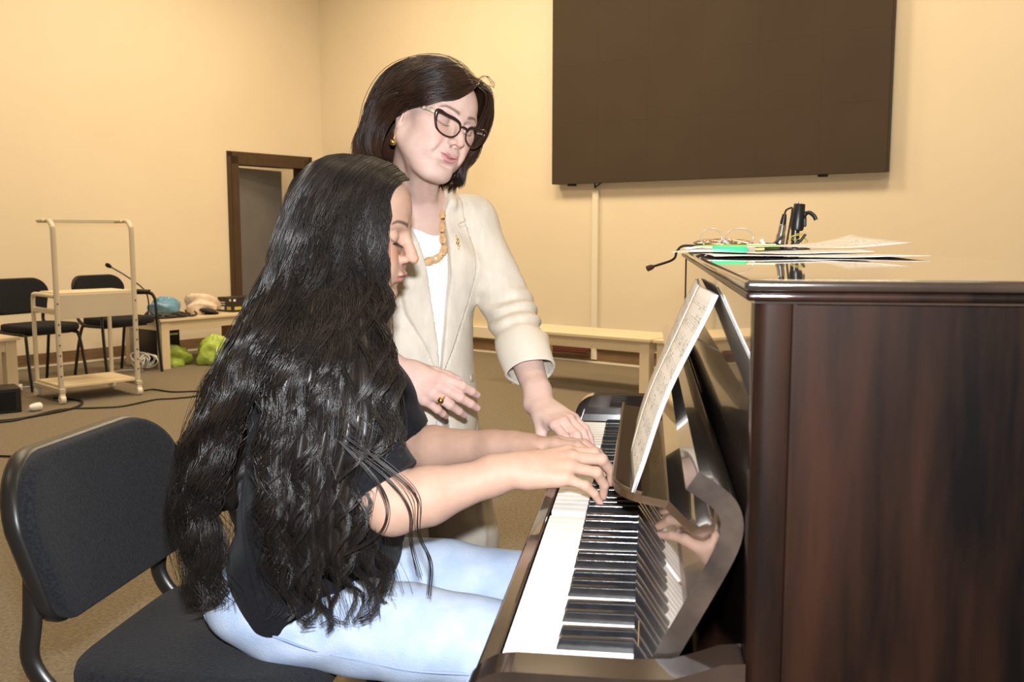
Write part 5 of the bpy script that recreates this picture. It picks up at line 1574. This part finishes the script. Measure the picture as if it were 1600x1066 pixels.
fl_ = make_hand(B, WL_, (0.90, 0.02, -0.16), (0.22, -0.16, 0.94), -1, ((14, 34, 24), (14, 38, 26), (18, 36, 24), (20, 30, 20)), (5, 1, -4, -10), (34, 44, 10), 0.95, 1.0, nailsW)
fr_ = make_hand(B, WR_, (0.70, 0.60, -0.34), (0.74, -0.52, 0.36), 1, ((14, 34, 18), (22, 24, 14), (28, 26, 16), (34, 30, 18)), (4, 0, -4, -9), (28, 38, 14), 0.97, 1.10, nailsW)
bH = ((0.06, -0.22, 1.12), (0.36, 0.07, 1.50)); bL = ((0.25, -0.03, 0.70), (0.62, 0.15, 0.90)); bR = ((0.17, -0.25, 0.72), (0.45, 0.0, 0.93))
hm_ = B.mesh(*bH, 0.0018); lm_ = B.mesh(*bL, 0.0022); rm_ = B.mesh(*bR, 0.0022)
rest = drop_inside(*B.mesh((-0.18, -0.36, 0.0), (0.65, 0.24, 1.52), 0.011), [bH, bL, bR])
V, Q = merge([hm_, lm_, rm_, rest])
SKW = (0.60, 0.42, 0.355)
cols = head_colors(hfW.inv(V), SKW, (0.52, 0.22, 0.22), (0.13, 0.078, 0.062), (0.62, 0.33, 0.27), lid=(0.47, 0.34, 0.33), smile=0.0055)
far = np.ones(len(V), bool); far[:len(hm_[0])] = False
cols[far] = SKW
for p, n, d, r in nailsW:
    w = np.exp(-((V - p) ** 2).sum(1) / 0.022 ** 2)[:, None] * 0.45
    cols[:] = cols * (1 - w) + np.array((0.60, 0.32, 0.28)) * w
for P_ in fl_[:4] + fr_[:4]:
    for q in P_[:2]:
        w = np.exp(-((V - q) ** 2).sum(1) / 0.016 ** 2)[:, None] * 0.3
        cols[:] = cols * (1 - w) + np.array((0.60, 0.33, 0.29)) * w
nail_colors(V, cols, nailsW, (0.62, 0.42, 0.42))
woman = np_mesh('person', V, Q, 'skin_woman', None, cols)
woman.location = W_LOC; woman.rotation_euler = (0, 0, W_RZ)
tag(woman, 'woman in a cream linen jacket and dark-framed glasses, standing and reaching to the keys', 'person')

# ---- white top
def torso(Fd, g):
    Fd.ell((0.046, -0.045, 1.10), (0.100 + g, 0.145 + g, 0.135 + g), 0.04)
    for s in (-1, 1):
        Fd.ell((0.098, -0.042 + s * 0.062, 1.075), (0.062 + g, 0.062 + g, 0.062 + g), 0.04)
    Fd.ell((0.035, -0.035, 0.94), (0.110 + g, 0.122 + g, 0.16), 0.06)
    Fd.ell((0.015, -0.025, 0.79), (0.120 + g, 0.128 + g, 0.14), 0.06)
Tp = Field(); torso(Tp, 0.0)
Tp.cone(NB - (0.005, 0, 0.045), SL - (0, 0.015, 0.02), 0.060, 0.045, 0.03).cone(NB - (0.005, 0, 0.045), SR + (0, 0.015, -0.02), 0.060, 0.045, 0.03)
def neckline(F, X, Y, Z):
    c = np.sqrt(((X - 0.085) / 1.15) ** 2 + (Y + 0.052) ** 2)
    top = 1.168 + 3.4 * np.maximum(0, c - 0.0) ** 2 - 0.05 * np.clip((X - 0.07) / 0.1, -0.6, 1)
    F = np.maximum(F, (Z - top - 0.045) * 0.8)
    F = F + 0.0016 * np.sin((Z * 0.8 + Y * 0.5) * 70 + 2 * np.sin(Z * 22)) 
    return np.maximum(F, (0.685 - Z))
Tp.post.append(neckline)
V, Q = Tp.mesh((-0.14, -0.28, 0.66), (0.24, 0.18, 1.30), 0.005)
M['white_knit'] = mat('white_top', (0.72, 0.71, 0.72), 0.8, spec=0.2, bump=0.15, bump_scale=400)
tag(np_mesh('top', V, Q, 'white_knit', woman), 'plain white top')

# ---- trousers
Tr = Field()
Tr.ell((0.0, -0.02, 0.79), (0.110, 0.125, 0.11), 0.04)
for s, fx, fy in ((-1, 0.0, -0.12), (1, 0.035, 0.118)):
    Tr.chain([(0.0, s * 0.055 - 0.015, 0.78), (0.02, s * 0.09, 0.45), (fx, fy, 0.05)], [0.080, 0.080, 0.088], 0.03)
def trf(F, X, Y, Z):
    crease = -0.006 * np.exp(-((Y - 0.102) / 0.010) ** 2) - 0.006 * np.exp(-((Y + 0.102) / 0.010) ** 2)
    F = F + crease * (X > 0.03) * np.clip((0.75 - Z) / 0.1, 0, 1) + 0.0025 * np.sin((Z * 0.9 + Y * 0.8) * 38 + 2 * np.sin(Z * 12))
    return np.maximum(F, 0.045 - Z)
Tr.post.append(trf)
V, Q = Tr.mesh((-0.16, -0.25, 0.03), (0.18, 0.25, 0.92), 0.0065)
M['trouser'] = mat('grey_beige_trousers', (0.42, 0.37, 0.31), 0.8, spec=0.2, var=(0.46, 0.41, 0.345), var_scale=40, bump=0.2, bump_scale=420)
tag(np_mesh('trousers', V, Q, 'trouser', woman), 'grey-beige trousers')
for s, fx, fy in ((-1, 0.0, -0.12), (1, 0.035, 0.118)):
    Sf = Field()
    Sf.cone((fx - 0.03, fy, 0.035), (fx + 0.15, fy, 0.028), 0.036, 0.032, 0.02).cone((fx - 0.01, fy, 0.04), (fx, fy, 0.08), 0.038, 0.04, 0.02)
    Sf.post.append(lambda F, X, Y, Z: np.maximum(F, 0.001 - Z))
    V, Q = Sf.mesh((fx - 0.1, fy - 0.07, -0.01), (fx + 0.22, fy + 0.07, 0.14), 0.006)
    np_mesh('shoe', V, Q, 'black_plastic', woman)

# ---- linen jacket
Jk = Field(); torso(Jk, 0.012)
Jk.ell((0.015, -0.025, 0.70), (0.140, 0.138, 0.16), 0.05)
Jk.cone(NB - (0.012, 0, 0.040), SL + (0, 0.002, -0.004), 0.064, 0.053, 0.03).cone(NB - (0.012, 0, 0.040), SR - (0, 0.002, 0.004), 0.064, 0.058, 0.03)
# collar behind the neck
Jk.chain([NB + (0.062, 0.058, -0.012), NB + (0.025, 0.074, 0.020), NB + (-0.030, 0.060, 0.034), NB + (-0.056, 0.0, 0.040), NB + (-0.030, -0.060, 0.034), NB + (0.025, -0.074, 0.020), NB + (0.062, -0.058, -0.012)], [0.012, 0.013, 0.013, 0.013, 0.013, 0.013, 0.012], 0.012)
CUL = EL_ + (WL_ - EL_) * 0.60; CUR = ER_ + (WR_ - ER_) * 0.62
Jk.cone(SL, EL_, 0.055, 0.054, 0.03).cone(EL_, EL_ + (WL_ - EL_) * 0.40, 0.055, 0.052, 0.02)
Jk.cone(SR, ER_, 0.060, 0.055, 0.03).cone(ER_, CUR, 0.054, 0.050, 0.02)
zs_ = np.array([0.55, 0.66, 0.76, 0.84, 0.90, 0.98, 1.06, 1.13, 1.19, 1.25])
opl = np.array([-0.060, -0.048, -0.036, -0.030, -0.034, -0.048, -0.064, -0.082, -0.098, -0.112])      # her right edge of the opening
opr = np.array([0.030, 0.004, -0.016, -0.026, -0.020, -0.013, -0.011, -0.010, -0.006, 0.010])          # her left edge
lpl = np.array([-0.05, -0.04, -0.034, -0.032, -0.058, -0.105, -0.130, -0.140, -0.145, -0.150])          # outer lapel edges
lpr = np.array([0.03, 0.004, -0.016, -0.024, 0.004, 0.038, 0.052, 0.052, 0.040, 0.046])
def jacket_post(F, X, Y, Z):
    zz = np.broadcast_to(Z, (1, 1, Z.shape[2]))[0, 0] if Z.ndim == 3 else Z
    def at(a):
        v_ = np.interp(zz, zs_, a)
        return v_[None, None, :] if Z.ndim == 3 else v_
    a, b, la, lb = at(opl), at(opr), at(lpl), at(lpr)
    front = X > 0.075
    # lapels stand proud of the front
    inl = np.maximum(Y - lb, b - 0.004 - Y); inr = np.maximum(la - Y, Y - a - 0.004)
    notch = np.maximum(np.abs(Z - 1.168 - 0.35 * (Y - 0.03)) - 0.004, 0.026 - Y)
    zok = np.clip((Z - 0.835) / 0.012, 0, 1) * np.clip((1.235 - Z) / 0.01, 0, 1)
    lift = (np.clip(0.5 - inl / 0.003, 0, 1) + np.clip(0.5 - inr / 0.003, 0, 1)) * zok * np.clip((X - 0.075) / 0.02, 0, 1)
    lift = lift * (1 - np.clip(0.5 - notch / 0.003, 0, 1))
    F = F - 0.0055 * lift + 0.0030 * zok * np.clip((X - 0.075) / 0.02, 0, 1) * (np.exp(-((inl - 0.003) / 0.0022) ** 2) * (Y > b + 0.004) + np.exp(-((inr - 0.003) / 0.0022) ** 2) * (Y < a - 0.004))
    # folds: sleeve crush at the elbow, soft drag lines on the body
    es = np.exp(-(((X - 0.21) / 0.08) ** 2 + ((Y - 0.13) / 0.08) ** 2 + ((Z - 0.95) / 0.075) ** 2))
    F = F + es * 0.0065 * np.sin((Z * 1.0 - X * 0.30 + Y * 0.2) * 150 + 1.7 * np.sin(X * 30 + Y * 20))
    F = F + 0.0022 * np.sin((X * 0.5 + Y * 0.9) * 48 + 1.6 * np.sin(Z * 11)) * np.clip((0.98 - Z) / 0.2, 0, 1)
    F = F + 0.0016 * np.sin((Z * 0.7 + Y * 0.9) * 60 + 2 * np.sin(Z * 17 + Y * 8)) * np.clip((Z - 0.9) / 0.1, 0, 1)
    # opening, hem
    op = np.maximum(np.maximum(a - Y, Y - b), 0.060 - X)
    F = np.maximum(F, -op * 0.9)
    return np.maximum(F, (0.605 - Z + 0.02 * np.sin(Y * 20) * 0))
Jk.post.append(jacket_post)
V, Q = Jk.mesh((-0.16, -0.36, 0.58), (0.34, 0.23, 1.32), 0.0038)
M['linen'] = mat('cream_linen', (0.59, 0.525, 0.435), 0.85, spec=0.2, var=(0.66, 0.60, 0.51), var_scale=55, var_stretch=(1, 1, 0.35), bump=0.22, bump_scale=420, bump_stretch=(1, 1, 0.6))
M['linen_pale'] = mat('pale_lining', (0.66, 0.60, 0.515), 0.8, spec=0.2, bump=0.25, bump_scale=350)
jacket = tag(np_mesh('jacket', V, Q, 'linen', woman), 'cream linen jacket with wide lapels')
# turned-back cuffs as hollow flared sleeves
def cuff(EL, WR, t0, t1, r0, r1, name):
    d = (WR - EL); L_ = np.linalg.norm(d); d = d / L_
    s_ = np.cross(d, (0, 0, 1.0)); s_ /= np.linalg.norm(s_); u_ = np.cross(s_, d)
    b = MB(); n = 40
    prof = [(t0, r0 - 0.004), (t0, r0 + 0.002), (t0 + 0.12 * (t1 - t0), r0 + 0.005), ((t0 + t1) / 2, (r0 + r1) / 2 + 0.004), (t1, r1 + 0.002), (t1 + 0.004, r1 - 0.001), (t1 - 0.005, r1 - 0.004), (t0 + 0.25 * (t1 - t0), r0 - 0.006)]
    vs = []
    for t, r in prof:
        for k in range(n):
            a = 2 * math.pi * k / n
            wob = 1 + 0.035 * math.sin(3 * a + t * 30) + 0.02 * math.sin(5 * a + 1 + t * 50)
            slant = 0.016 * math.sin(a)
            vs.append(tuple(EL + d * (t * L_ + slant) + (s_ * math.cos(a) * 1.0 + u_ * math.sin(a) * 1.02) * r * wob))
    fs = [(i * n + k, i * n + (k + 1) % n, ((i + 1) % len(prof)) * n + (k + 1) % n, ((i + 1) % len(prof)) * n + k) for i in range(len(prof)) for k in range(n)]
    return b.add(vs, fs).build(name, 'linen_pale', jacket, smooth=50)
cuff(EL_, WL_, 0.36, 0.66, 0.0535, 0.0500, 'cuff')
cuff(ER_, WR_, 0.40, 0.66, 0.0520, 0.0490, 'cuff')
bp = on_surface(Jk, (0.03, -0.005, 0.825), (0.75, 0.66, 0.0), 0, 0.3)
MB().lathe([(0.003, -0.004), (0.0095, -0.002), (0.0105, 0.001), (0.0095, 0.003), (0.004, 0.0035)], Matrix.Translation(Vector(bp)) @ Vector((0.75, 0.66, 0.1)).to_track_quat('Z', 'Y').to_matrix().to_4x4(), 18).build('button', mat('horn_button', (0.30, 0.24, 0.18), 0.3, var=(0.5, 0.43, 0.36), var_scale=200), jacket, smooth=45)

# ---- necklace of chunky amber beads
M['amber'] = mat('amber_bead', (0.50, 0.27, 0.10), 0.22, spec=0.6, var=(0.66, 0.47, 0.28), var_scale=110, bump=0.5, bump_scale=160)
M['gold'] = mat('gold', (0.80, 0.52, 0.16), 0.22, metal=1.0)
neck = MB()
npts = [(0.002, 1.245), (-0.007, 1.218), (-0.012, 1.191), (-0.015, 1.164), (-0.017, 1.138), (-0.020, 1.114), (-0.034, 1.097), (-0.054, 1.091)]
wp = []
for y, z in npts:
    p_ = on_surface(Jk, (0.05, y, z), (1, 0, 0), 0, 0.25)
    q_ = on_surface(Tp, (0.05, y, z), (1, 0, 0), 0, 0.25)
    x_ = max(p_[0], q_[0]) + 0.006
    if z > 1.20: x_ = max(x_, 0.125 - (z - 1.2) * 0.9)
    wp.append((x_, y, z))
strand = MB().tube(catmull(wp, 4), 0.0016, 6).build('necklace', 'gold', woman, smooth=60)
tag(strand, 'necklace of chunky amber beads')
for i, p_ in enumerate(wp):
    d = Vector(wp[min(i + 1, len(wp) - 1)]) - Vector(wp[max(i - 1, 0)])
    mm = Matrix.Translation(Vector(p_)) @ d.to_track_quat('Z', 'Y').to_matrix().to_4x4()
    k = 0.80 + 0.30 * (i / 7)
    MB().lathe([(0.004, -0.0125 * k), (0.0072 * k, -0.0095 * k), (0.0090 * k, 0.003 * k), (0.0068 * k, 0.0105 * k), (0.004, 0.0125 * k)], mm, 7).build('bead', 'amber', strand)
    MB().lathe([(0.0045, 0.0125 * k), (0.0045, 0.0140 * k)], mm, 10).build('spacer', 'gold', strand)
# brooch
bm_ = MB()
for dy, dz, r in ((0, 0.017, 0.0035), (0.001, 0.009, 0.005), (-0.001, 0.0, 0.0062), (0.001, -0.009, 0.0045), (0, -0.017, 0.003), (0.005, 0.004, 0.003), (-0.005, -0.003, 0.003)):
    p_ = on_surface(Jk, (0.05, 0.009 + dy * 0.7, 1.130 + dz * 0.8), (1, 0, 0), 0, 0.25)
    r *= 0.7
    bm_.lathe([(0.0005, -r), (r * .7, -r * .7), (r, 0), (r * .7, r * .7), (0.0005, r)], Matrix.Translation(Vector(p_)), 10)
tag(bm_.build('brooch', 'gold', woman, smooth=60), 'small gold brooch on the lapel')
# ring on the ring finger of her right hand
rp = (np.array(fr_[2][0]) * 0.45 + np.array(fr_[2][1]) * 0.55); rd_ = np.array(fr_[2][1]) - np.array(fr_[2][0])
mm = Matrix.Translation(Vector(rp)) @ Vector(rd_).to_track_quat('Z', 'Y').to_matrix().to_4x4()
rg_ = MB().tube([mm @ Vector((0.0105 * math.cos(a), 0.0105 * math.sin(a), 0)) for a in (2 * math.pi * k / 24 for k in range(24))], 0.0016, 8, closed=True)
un = np.array((0.78, -0.55, 0.10)); un /= np.linalg.norm(un)
bc = rp + un * 0.0135
rg_.lathe([(0.0005, -0.0075), (0.005, -0.0052), (0.0072, 0), (0.005, 0.0052), (0.0005, 0.0075)], Matrix.Translation(Vector(bc)), 14)
tag(rg_.build('finger_ring', 'gold', woman, smooth=60), 'gold ring with a round ball')

# ---- glasses
def thin_glass(name, tint=(1, 1, 1)):
    m = bpy.data.materials.new(name); m.use_nodes = True; nt = m.node_tree
    nt.nodes.clear()
    o = nt.nodes.new('ShaderNodeOutputMaterial'); tr = nt.nodes.new('ShaderNodeBsdfTransparent'); g = nt.nodes.new('ShaderNodeBsdfGlossy'); mx = nt.nodes.new('ShaderNodeMixShader'); fr = nt.nodes.new('ShaderNodeValue'); fr.outputs[0].default_value = 0.07
    tr.inputs[0].default_value = (*tint, 1); g.inputs['Roughness'].default_value = 0.02
    nt.links.new(fr.outputs[0], mx.inputs[0]); nt.links.new(tr.outputs[0], mx.inputs[1]); nt.links.new(g.outputs[0], mx.inputs[2]); nt.links.new(mx.outputs[0], o.inputs[0])
    return m
M['lens'] = thin_glass('spectacle_lens', (0.97, 0.96, 0.94))
M['tortoise'] = mat('dark_brown_acetate', (0.020, 0.009, 0.008), 0.2, spec=0.6)
M['pearl'] = mat('patterned_white_acetate', (0.70, 0.60, 0.44), 0.25, var=(0.25, 0.2, 0.17), var_scale=120)
def gx(y): return 0.1065 - 4.2 * y * y
gla = None
outl = [(0.0085, 0.004), (0.013, 0.0135), (0.024, 0.0175), (0.040, 0.0185), (0.0525, 0.0205), (0.0580, 0.0175), (0.0560, 0.004), (0.050, -0.0085), (0.038, -0.0150), (0.024, -0.0150), (0.0135, -0.0090), (0.0095, -0.001)]
dz_g = -0.0065
ga = MB().tube(catmull([hfW.pt((gx(0.0098), -0.0098, 0.009 + dz_g)), hfW.pt((gx(0) + 0.001, 0, 0.0115 + dz_g)), hfW.pt((gx(0.0098), 0.0098, 0.009 + dz_g))], 6), 0.0022, 8).build('glasses', 'tortoise', woman, smooth=60)
tag(ga, 'dark brown cat-eye glasses')
for s in (-1, 1):
    c = catmull([(y, z, 0) for y, z in outl], 5, closed=True)
    pts = [hfW.pt((gx(y), s * (0.009 + (y - 0.009) * 1.16), z * 1.10 + dz_g)) for y, z, _ in c]
    rr = [0.0016 + 0.0018 * max(0, min(1, (z - 0.002) / 0.018)) + 0.0012 * max(0, min(1, (y - 0.045) / 0.012)) for y, z, _ in c]
    MB().tube(pts, rr, 8, closed=True).build('rim', 'tortoise', ga, smooth=60)
    n = len(c)
    ctr = hfW.pt((gx(0.032) + 0.001, s * 0.032, 0.003 + dz_g))
    MB().add(pts + [ctr], [(i, (i + 1) % n, n) for i in range(n)]).build('lens', 'lens', ga, smooth=60)
    hinge_ = hfW.pt((gx(0.0575) - 0.001, s * 0.0650, 0.0180 + dz_g))
    MB().tube([hinge_, hfW.pt((0.078, s * 0.0705, 0.0145)), hfW.pt((0.06, s * 0.0755, 0.0140))], [0.0042, 0.0046, 0.0042], 8, flat=0.55).build('hinge_block', 'pearl', ga, smooth=50)
    MB().tube(catmull([hfW.pt((0.06, s * 0.0755, 0.0140)), hfW.pt((0.025, s * 0.0785, 0.016)), hfW.pt((-0.015, s * 0.080, 0.014)), hfW.pt((-0.035, s * 0.078, -0.012))], 5), 0.0028, 8).build('temple', 'steel', ga, smooth=60)
# earrings
for s in (-1, 1):
    er = MB()
    er.lathe([(0.0005, -0.0075), (0.005, -0.005), (0.0072, 0), (0.005, 0.005), (0.0005, 0.0075)], Matrix.Translation(Vector(hfW.pt((0.004, s * 0.079, -0.066)))), 14)
    er.tube([hfW.pt((0.002, s * 0.0775, -0.036)), hfW.pt((0.004, s * 0.079, -0.052)), hfW.pt((0.004, s * 0.079, -0.062))], 0.0011, 6)
    tag(er.build('earring', 'gold', woman, smooth=60), 'gold drop earring')

# ---- bobbed dark brown hair
WG = [
    (0.00, [(0.076, 0.02, 0.096), (0.098, -0.004, 0.08), (0.095, -0.036, 0.047), (0.068, -0.07, 0.022), (0.028, -0.09, 0.01), (-0.01, -0.097, -0.024), (-0.014, -0.098, -0.07), (0.004, -0.094, -0.112)]),
    (0.18, [(0.062, 0.022, 0.106), (0.07, -0.02, 0.1123), (0.05, -0.064, 0.0992), (0.012, -0.09, 0.07), (-0.028, -0.101, 0.024), (-0.048, -0.104, -0.03), (-0.05, -0.104, -0.085), (-0.026, -0.096, -0.124)]),
    (0.45, [(0.02, 0.03, 0.116), (0.01, -0.018, 0.129), (-0.035, -0.06, 0.111), (-0.076, -0.082, 0.07), (-0.1, -0.09, 0.006), (-0.109, -0.09, -0.05), (-0.106, -0.09, -0.098), (-0.078, -0.082, -0.126)]),
    (0.72, [(-0.008, 0.03, 0.118), (-0.05, 0.002, 0.126), (-0.096, -0.022, 0.1005), (-0.123, -0.034, 0.046), (-0.133, -0.036, -0.018), (-0.13, -0.034, -0.068), (-0.114, -0.03, -0.104), (-0.086, -0.028, -0.122)]),
    (1.00, [(-0.01, 0.035, 0.117), (-0.052, 0.046, 0.12), (-0.094, 0.058, 0.0939), (-0.117, 0.064, 0.034), (-0.123, 0.064, -0.024), (-0.118, 0.06, -0.066), (-0.104, 0.056, -0.1), (-0.078, 0.05, -0.118)]),
    (1.30, [(0.02, 0.035, 0.114), (0.004, 0.064, 0.111), (-0.026, 0.088, 0.09), (-0.044, 0.098, 0.036), (-0.052, 0.1, -0.018), (-0.048, 0.098, -0.062), (-0.032, 0.094, -0.096), (-0.01, 0.086, -0.114)]),
    (1.60, [(0.054, 0.035, 0.1058), (0.06, 0.062, 0.1005), (0.048, 0.084, 0.076), (0.032, 0.095, 0.03), (0.02, 0.098, -0.018), (0.014, 0.096, -0.06), (0.018, 0.09, -0.092), (0.03, 0.082, -0.106)]),
    (1.80, [(0.072, 0.034, 0.0972), (0.084, 0.054, 0.09), (0.076, 0.076, 0.062), (0.056, 0.089, 0.024), (0.042, 0.094, -0.014), (0.034, 0.092, -0.05), (0.034, 0.088, -0.078), (0.042, 0.08, -0.092)]),
]
gu = np.array([g[0] for g in WG]); gg = np.array([[hfW.pt(p) for p in g[1]] for g in WG])
rg = np.random.default_rng(9)
nl = 78; per = 52; K = 28; N = nl * per
lock_u = np.sort(rg.uniform(0, 1.8, nl)); lk = np.repeat(np.arange(nl), per)
ju = rg.normal(0, 1, N); jr = rg.normal(0, 1, N)
u0 = np.clip(lock_u[lk] + ju * 0.035, 0, 1.8)
P = resample(guide_interp(gg, gu, u0), 50); Pc = resample(guide_interp(gg, gu, lock_u), 50)[lk]
ll = rg.uniform(0.84, 1.03, nl)[lk] + rg.normal(0, 0.03, N)
v = np.clip(np.linspace(0, 1, K)[None, :] * ll[:, None], 0, 1.0)
vi = np.clip(v * 49, 0, 48.999); i0 = vi.astype(int); ft = (vi - i0)[..., None]; rows = np.arange(N)[:, None]
X = P[rows, i0] * (1 - ft) + P[rows, i0 + 1] * ft; Xc = Pc[rows, i0] * (1 - ft) + Pc[rows, i0 + 1] * ft
cl_ = np.clip((v - 0.25) / 0.6, 0, 1)[..., None] * 0.62
X = X * (1 - cl_) + Xc * cl_
cen = hfW.pt((-0.015, 0, 0.02))
od = X - cen; od /= np.linalg.norm(od, axis=2, keepdims=True)
tdn = np.gradient(X, axis=1); tdn /= np.maximum(np.linalg.norm(tdn, axis=2, keepdims=True), 1e-6)
sd_ = np.cross(od, tdn)
gr = np.clip((v - 0.1) / 0.5, 0, 1)
ph = rg.uniform(0, 6.28, nl)[lk][:, None] + v * 12.5
X += sd_ * (np.sin(ph) * 0.0085 * gr)[..., None] + od * (np.cos(ph) * 0.0065 * gr + (rg.uniform(-0.014, 0.008, nl)[lk][:, None] + jr[:, None] * 0.0028) * gr + 0.0015)[..., None]
X += sd_ * (ju[:, None] * 0.002 * gr)[..., None]
rad = np.interp(np.linspace(0, 1, K), [0, 0.15, 0.7, 1], [0.0006, 0.00075, 0.00068, 0.00025])[None, :] * rg.uniform(0.7, 1.2, N)[:, None]
ns = 90
Xs = resample(guide_interp(gg, gu, rg.uniform(0, 1.8, ns)), K); fl = np.linspace(0, 1, K)[None, :]
ods = Xs - cen; ods /= np.linalg.norm(ods, axis=2, keepdims=True)
Xs += ods * (0.001 + 0.006 * rg.random(ns)[:, None] * np.sin(fl * 3.0 + rg.uniform(0, 1.5, ns)[:, None]) + 0.003)[..., None]
# flyaway wisps at the parting
wi = []
for k in range(7):
    a = rg.uniform(0.2, 0.8)
    b0 = np.array((0.066 - 0.02 * rg.random(), 0.030, 0.106)); 
    pts = [b0, b0 + (0.012 * a, 0.016, 0.018), b0 + (0.022 * a, 0.034 + 0.01 * rg.random(), 0.020 * a), b0 + (0.024 * a, 0.046 * a + 0.012, 0.002)]
    c = np.array(catmull([hfW.pt(p) for p in pts], 10)); ii = np.linspace(0, len(c) - 1, K).astype(int); wi.append(c[ii])
wi = np.array(wi)
V, Q = merge([strands_mesh(X, rad), strands_mesh(Xs, np.full((ns, K), 0.00035)), strands_mesh(wi, np.full((len(wi), K), 0.0003))])
hairw = tag(np_mesh('hair', V, Q, 'hair_brown', woman), 'chin-length dark brown hair')
uu = np.linspace(0.05, 1.75, 60); S = resample(guide_interp(gg, gu, uu), 34)
o2 = S - cen; o2 /= np.linalg.norm(o2, axis=2, keepdims=True)
ff = np.linspace(0, 1, 34)[None, :, None]
S = S - o2 * (0.001 + 0.008 * np.clip(ff / .3, 0, 1)); S = S[:, :32]
nu, nv = S.shape[:2]
i, j = np.meshgrid(np.arange(nu - 1), np.arange(nv - 1), indexing='ij')
Qs = np.stack([i * nv + j, (i + 1) * nv + j, (i + 1) * nv + j + 1, i * nv + j + 1], -1).reshape(-1, 4)
o = np_mesh('hair_underlayer', S.reshape(-1, 3), Qs, 'hair_brown', hairw)
md = o.modifiers.new('solidify', 'SOLIDIFY'); md.thickness = 0.004
